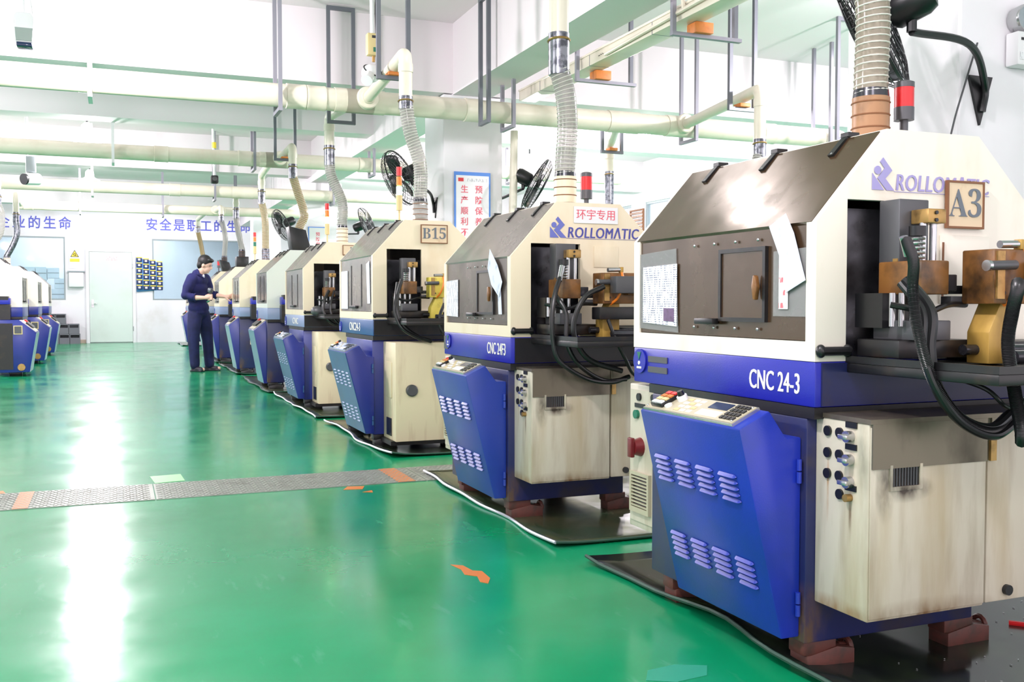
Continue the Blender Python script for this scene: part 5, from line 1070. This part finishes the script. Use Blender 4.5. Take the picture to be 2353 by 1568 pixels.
sk.ell(hp(-0.01, 0, 0.02), (0.098, 0.076, 0.108), HM, 20, 14); sk.ell(hp(0.035, 0, -0.055), (0.058, 0.055, 0.062), HM, 16, 10); sk.ell(hp(0.062, 0, -0.095), (0.026, 0.03, 0.022), HM, 12, 8)
sk.ell(hp(0.095, 0, -0.022), (0.022, 0.013, 0.026), HM, 12, 8)
for s in (-1, 1): sk.ell(hp(-0.005, s * 0.078, -0.015), (0.02, 0.01, 0.032), HM, 10, 8)
limb(sk, [(0.06, -0.03, 1.50), (0.02, -0.01, 1.44), (0.0, 0, 1.36)], [0.054, 0.056, 0.07])
limb(sk, [(0, 0, 1.36), (-0.01, 0, 1.2), (0, 0, 1.0), (0, 0, 0.9)], [0.10, 0.105, 0.10, 0.11])
# right arm, bent forward across the belly
limb(sk, [(-0.11, -0.14, 1.385), (-0.19, -0.2, 1.12), (-0.05, -0.28, 1.085), (0.06, -0.31, 1.085)], [0.05, 0.042, 0.037, 0.028])
limb(sk, [(0.06, -0.31, 1.085), (0.115, -0.315, 1.09)], [0.028, 0.034])
for i, (dz, ln) in enumerate(((0.035, 0.045), (0.012, 0.05), (-0.012, 0.048), (-0.033, 0.04))):
    b0 = Vector((0.125, -0.33, 1.09 + dz)); limb(sk, [b0, b0 + Vector((0.035, -0.02, 0.004)), b0 + Vector((0.045, 0.012, 0.004)), b0 + Vector((0.02, 0.03, 0.002))], [0.0105, 0.010, 0.0095, 0.008], 8)
limb(sk, [(0.08, -0.30, 1.115), (0.115, -0.29, 1.135), (0.145, -0.295, 1.14)], [0.013, 0.011, 0.009], 8)
# left arm, stretched out with an open hand
limb(sk, [(0.12, 0.14, 1.385), (0.17, 0.12, 1.15), (0.28, 0.06, 1.12), (0.37, 0.03, 1.105)], [0.05, 0.042, 0.036, 0.027])
limb(sk, [(0.37, 0.03, 1.105), (0.425, 0.02, 1.10)], [0.027, 0.034])
for i, (dy, dz, ln) in enumerate(((-0.006, 0.028, 0.085), (-0.002, 0.008, 0.09), (0.002, -0.012, 0.082), (0.006, -0.03, 0.068))):
    b0 = Vector((0.445, 0.02 + dy, 1.10 + dz)); limb(sk, [b0, b0 + Vector((ln * .5, -0.006, 0.02 + dz * .25)), b0 + Vector((ln, -0.02, 0.028 + dz * .4))], [0.0105, 0.0095, 0.008], 8)
limb(sk, [(0.39, 0.01, 1.085), (0.425, -0.01, 1.055), (0.45, -0.02, 1.035)], [0.013, 0.011, 0.009], 8)
# legs
RL = [(-0.06, -0.06, 0.9), (-0.085, -0.1, 0.48), (-0.06, -0.07, 0.09)]; LL = [(0.06, 0.06, 0.9), (0.125, 0.04, 0.48), (0.15, 0.05, 0.09)]
for G_ in (RL, LL): limb(sk, G_, [0.08, 0.052, 0.036])
for (a, dx, dy) in ((RL[2], 0.1, -0.1), (LL[2], 0.13, -0.06)): limb(sk, [(a[0], a[1], 0.05), (a[0] + dx, a[1] + dy, 0.035)], [0.034, 0.026])
remesh(sk.build('body', M['skin'], person), 0.0065, 3)
# jacket with rolled sleeves
jk = MB()
Fw = Vector((0.77, -0.64, 0)); Sd = Vector((0.64, 0.77, 0)); JM = Matrix((Fw, Sd, Vector((0, 0, 1)))).transposed()
for (c, r_) in (((-0.01, 0.0, 1.335), (0.12, 0.2, 0.10)), ((-0.02, 0, 1.22), (0.13, 0.195, 0.13)), ((-0.01, 0, 1.08), (0.128, 0.178, 0.15)), ((0.0, 0, 0.94), (0.135, 0.178, 0.12)), ((0.0, 0.0, 0.87), (0.135, 0.175, 0.06))): jk.ell(c, r_, JM, 20, 12)
limb(jk, [(-0.10, -0.13, 1.37), (-0.16, -0.185, 1.24), (-0.195, -0.205, 1.12), (-0.10, -0.255, 1.095)], [0.078, 0.075, 0.066, 0.056])
limb(jk, [(0.11, 0.13, 1.37), (0.15, 0.13, 1.25), (0.175, 0.12, 1.15), (0.24, 0.085, 1.13)], [0.078, 0.074, 0.066, 0.055])
limb(jk, [(-0.02, 0.0, 1.43), (0.0, 0.0, 1.40)], [0.075, 0.085])
remesh(jk.build('jacket', M['navy_cloth'], person), 0.011, 3)
cl = MB(); limb(cl, [hp(-0.07, 0.06, -0.115), hp(-0.02, 0.095, -0.165), hp(0.05, 0.05, -0.2)], [0.022, 0.024, 0.018], 8); limb(cl, [hp(-0.07, -0.06, -0.115), hp(-0.02, -0.09, -0.165), hp(0.05, -0.045, -0.2)], [0.022, 0.024, 0.018], 8)
remesh(cl.build('collar', M['navy_cloth'], person), 0.008, 2)
MB().ell((0.07, -0.075, 1.40), (0.016, 0.018, 0.03), JM, 10, 8).build('undershirt', M['shirt'], person)
tr = MB()
tr.ell((0, 0, 0.86), (0.125, 0.165, 0.10), JM, 18, 12)
limb(tr, [(-0.055, -0.06, 0.84), (-0.075, -0.09, 0.66), (-0.085, -0.1, 0.46), (-0.068, -0.075, 0.10)], [0.105, 0.098, 0.082, 0.07])
limb(tr, [(0.06, 0.06, 0.84), (0.10, 0.05, 0.66), (0.125, 0.04, 0.46), (0.148, 0.045, 0.10)], [0.105, 0.098, 0.082, 0.07])
remesh(tr.build('trousers', M['navy_cloth2'], person), 0.011, 3)
for (x, y, dx, dy) in ((-0.06, -0.07, 0.085, -0.115), (0.15, 0.05, 0.155, -0.06)):
    sh = MB(); d = Vector((dx, dy, 0)).normalized(); s = Vector((-d.y, d.x, 0)); SM = Matrix((d, s, Vector((0, 0, 1)))).transposed(); c = Vector((x, y, 0))
    sh.ell(c + d * -0.02 + Vector((0, 0, 0.05)), (0.06, 0.045, 0.05), SM); sh.ell(c + d * 0.07 + Vector((0, 0, 0.038)), (0.09, 0.05, 0.036), SM); sh.box((-0.075, -0.045, 0.0), (0.155, 0.045, 0.022), 0, Matrix.Translation(c) @ SM.to_4x4())
    remesh(sh.build('shoe', M['shoe'], person), 0.008, 3)
hr = MB(); hr.ell(hp(-0.025, 0, 0.045), (0.105, 0.088, 0.098), HM, 20, 14); hr.ell(hp(-0.06, 0, -0.02), (0.06, 0.08, 0.075), HM, 16, 10); hr.ell(hp(0.055, 0.01, 0.085), (0.05, 0.065, 0.03), HM, 14, 10)
for s in (-1, 1): hr.ell(hp(-0.005, s * 0.07, 0.025), (0.03, 0.016, 0.035), HM, 10, 8)
remesh(hr.build('hair', M['hair'], person), 0.009, 2)
for s in (-1, 1):
    MB().ell(hp(0.083, s * 0.033, 0.004), (0.008, 0.012, 0.006), HM, 10, 8).build('eye', M['black'], person); MB().ell(hp(0.09, s * 0.034, 0.024), (0.006, 0.02, 0.004), HM, 10, 8).build('eyebrow', M['hair'], person)
MB().ell(hp(0.088, 0, -0.066), (0.008, 0.02, 0.005), HM, 10, 8).build('mouth', paint('lips', S(190, 110, 104), 0.5), person)
for (a, b, r_) in (((-0.075, -0.262, 1.092), (-0.055, -0.272, 1.091), 0.057), ((0.245, 0.083, 1.128), (0.265, 0.074, 1.124), 0.056)): MB().ring(((a[0] + b[0]) / 2, (a[1] + b[1]) / 2, (a[2] + b[2]) / 2), Vector(b) - Vector(a), r_ - 0.006, 0.012, 18, 8).build('sleeve_cuff', M['navy_cloth'], person)
t = thing('hand_tool', 'grey hand tool held in the right hand of the worker', 'tool', (1.14 + 0.148, 15.15 - 0.312, 1.04))
MB().cyl((0, 0, 0), (0, 0, 0.12), 0.016, n=12).build('grip', M['gunmetal'], t); MB().lathe([(0.03, 0), (0.042, 0.02), (0.042, 0.06), (0.02, 0.075)], (-0.02, 0, 0.115), (0.3, 0, 1), 16).build('head', M['galv'], t); MB().cyl((-0.02, 0, 0), (-0.06, -0.005, -0.02), 0.012, n=10).build('tail', M['green_btn'], t)
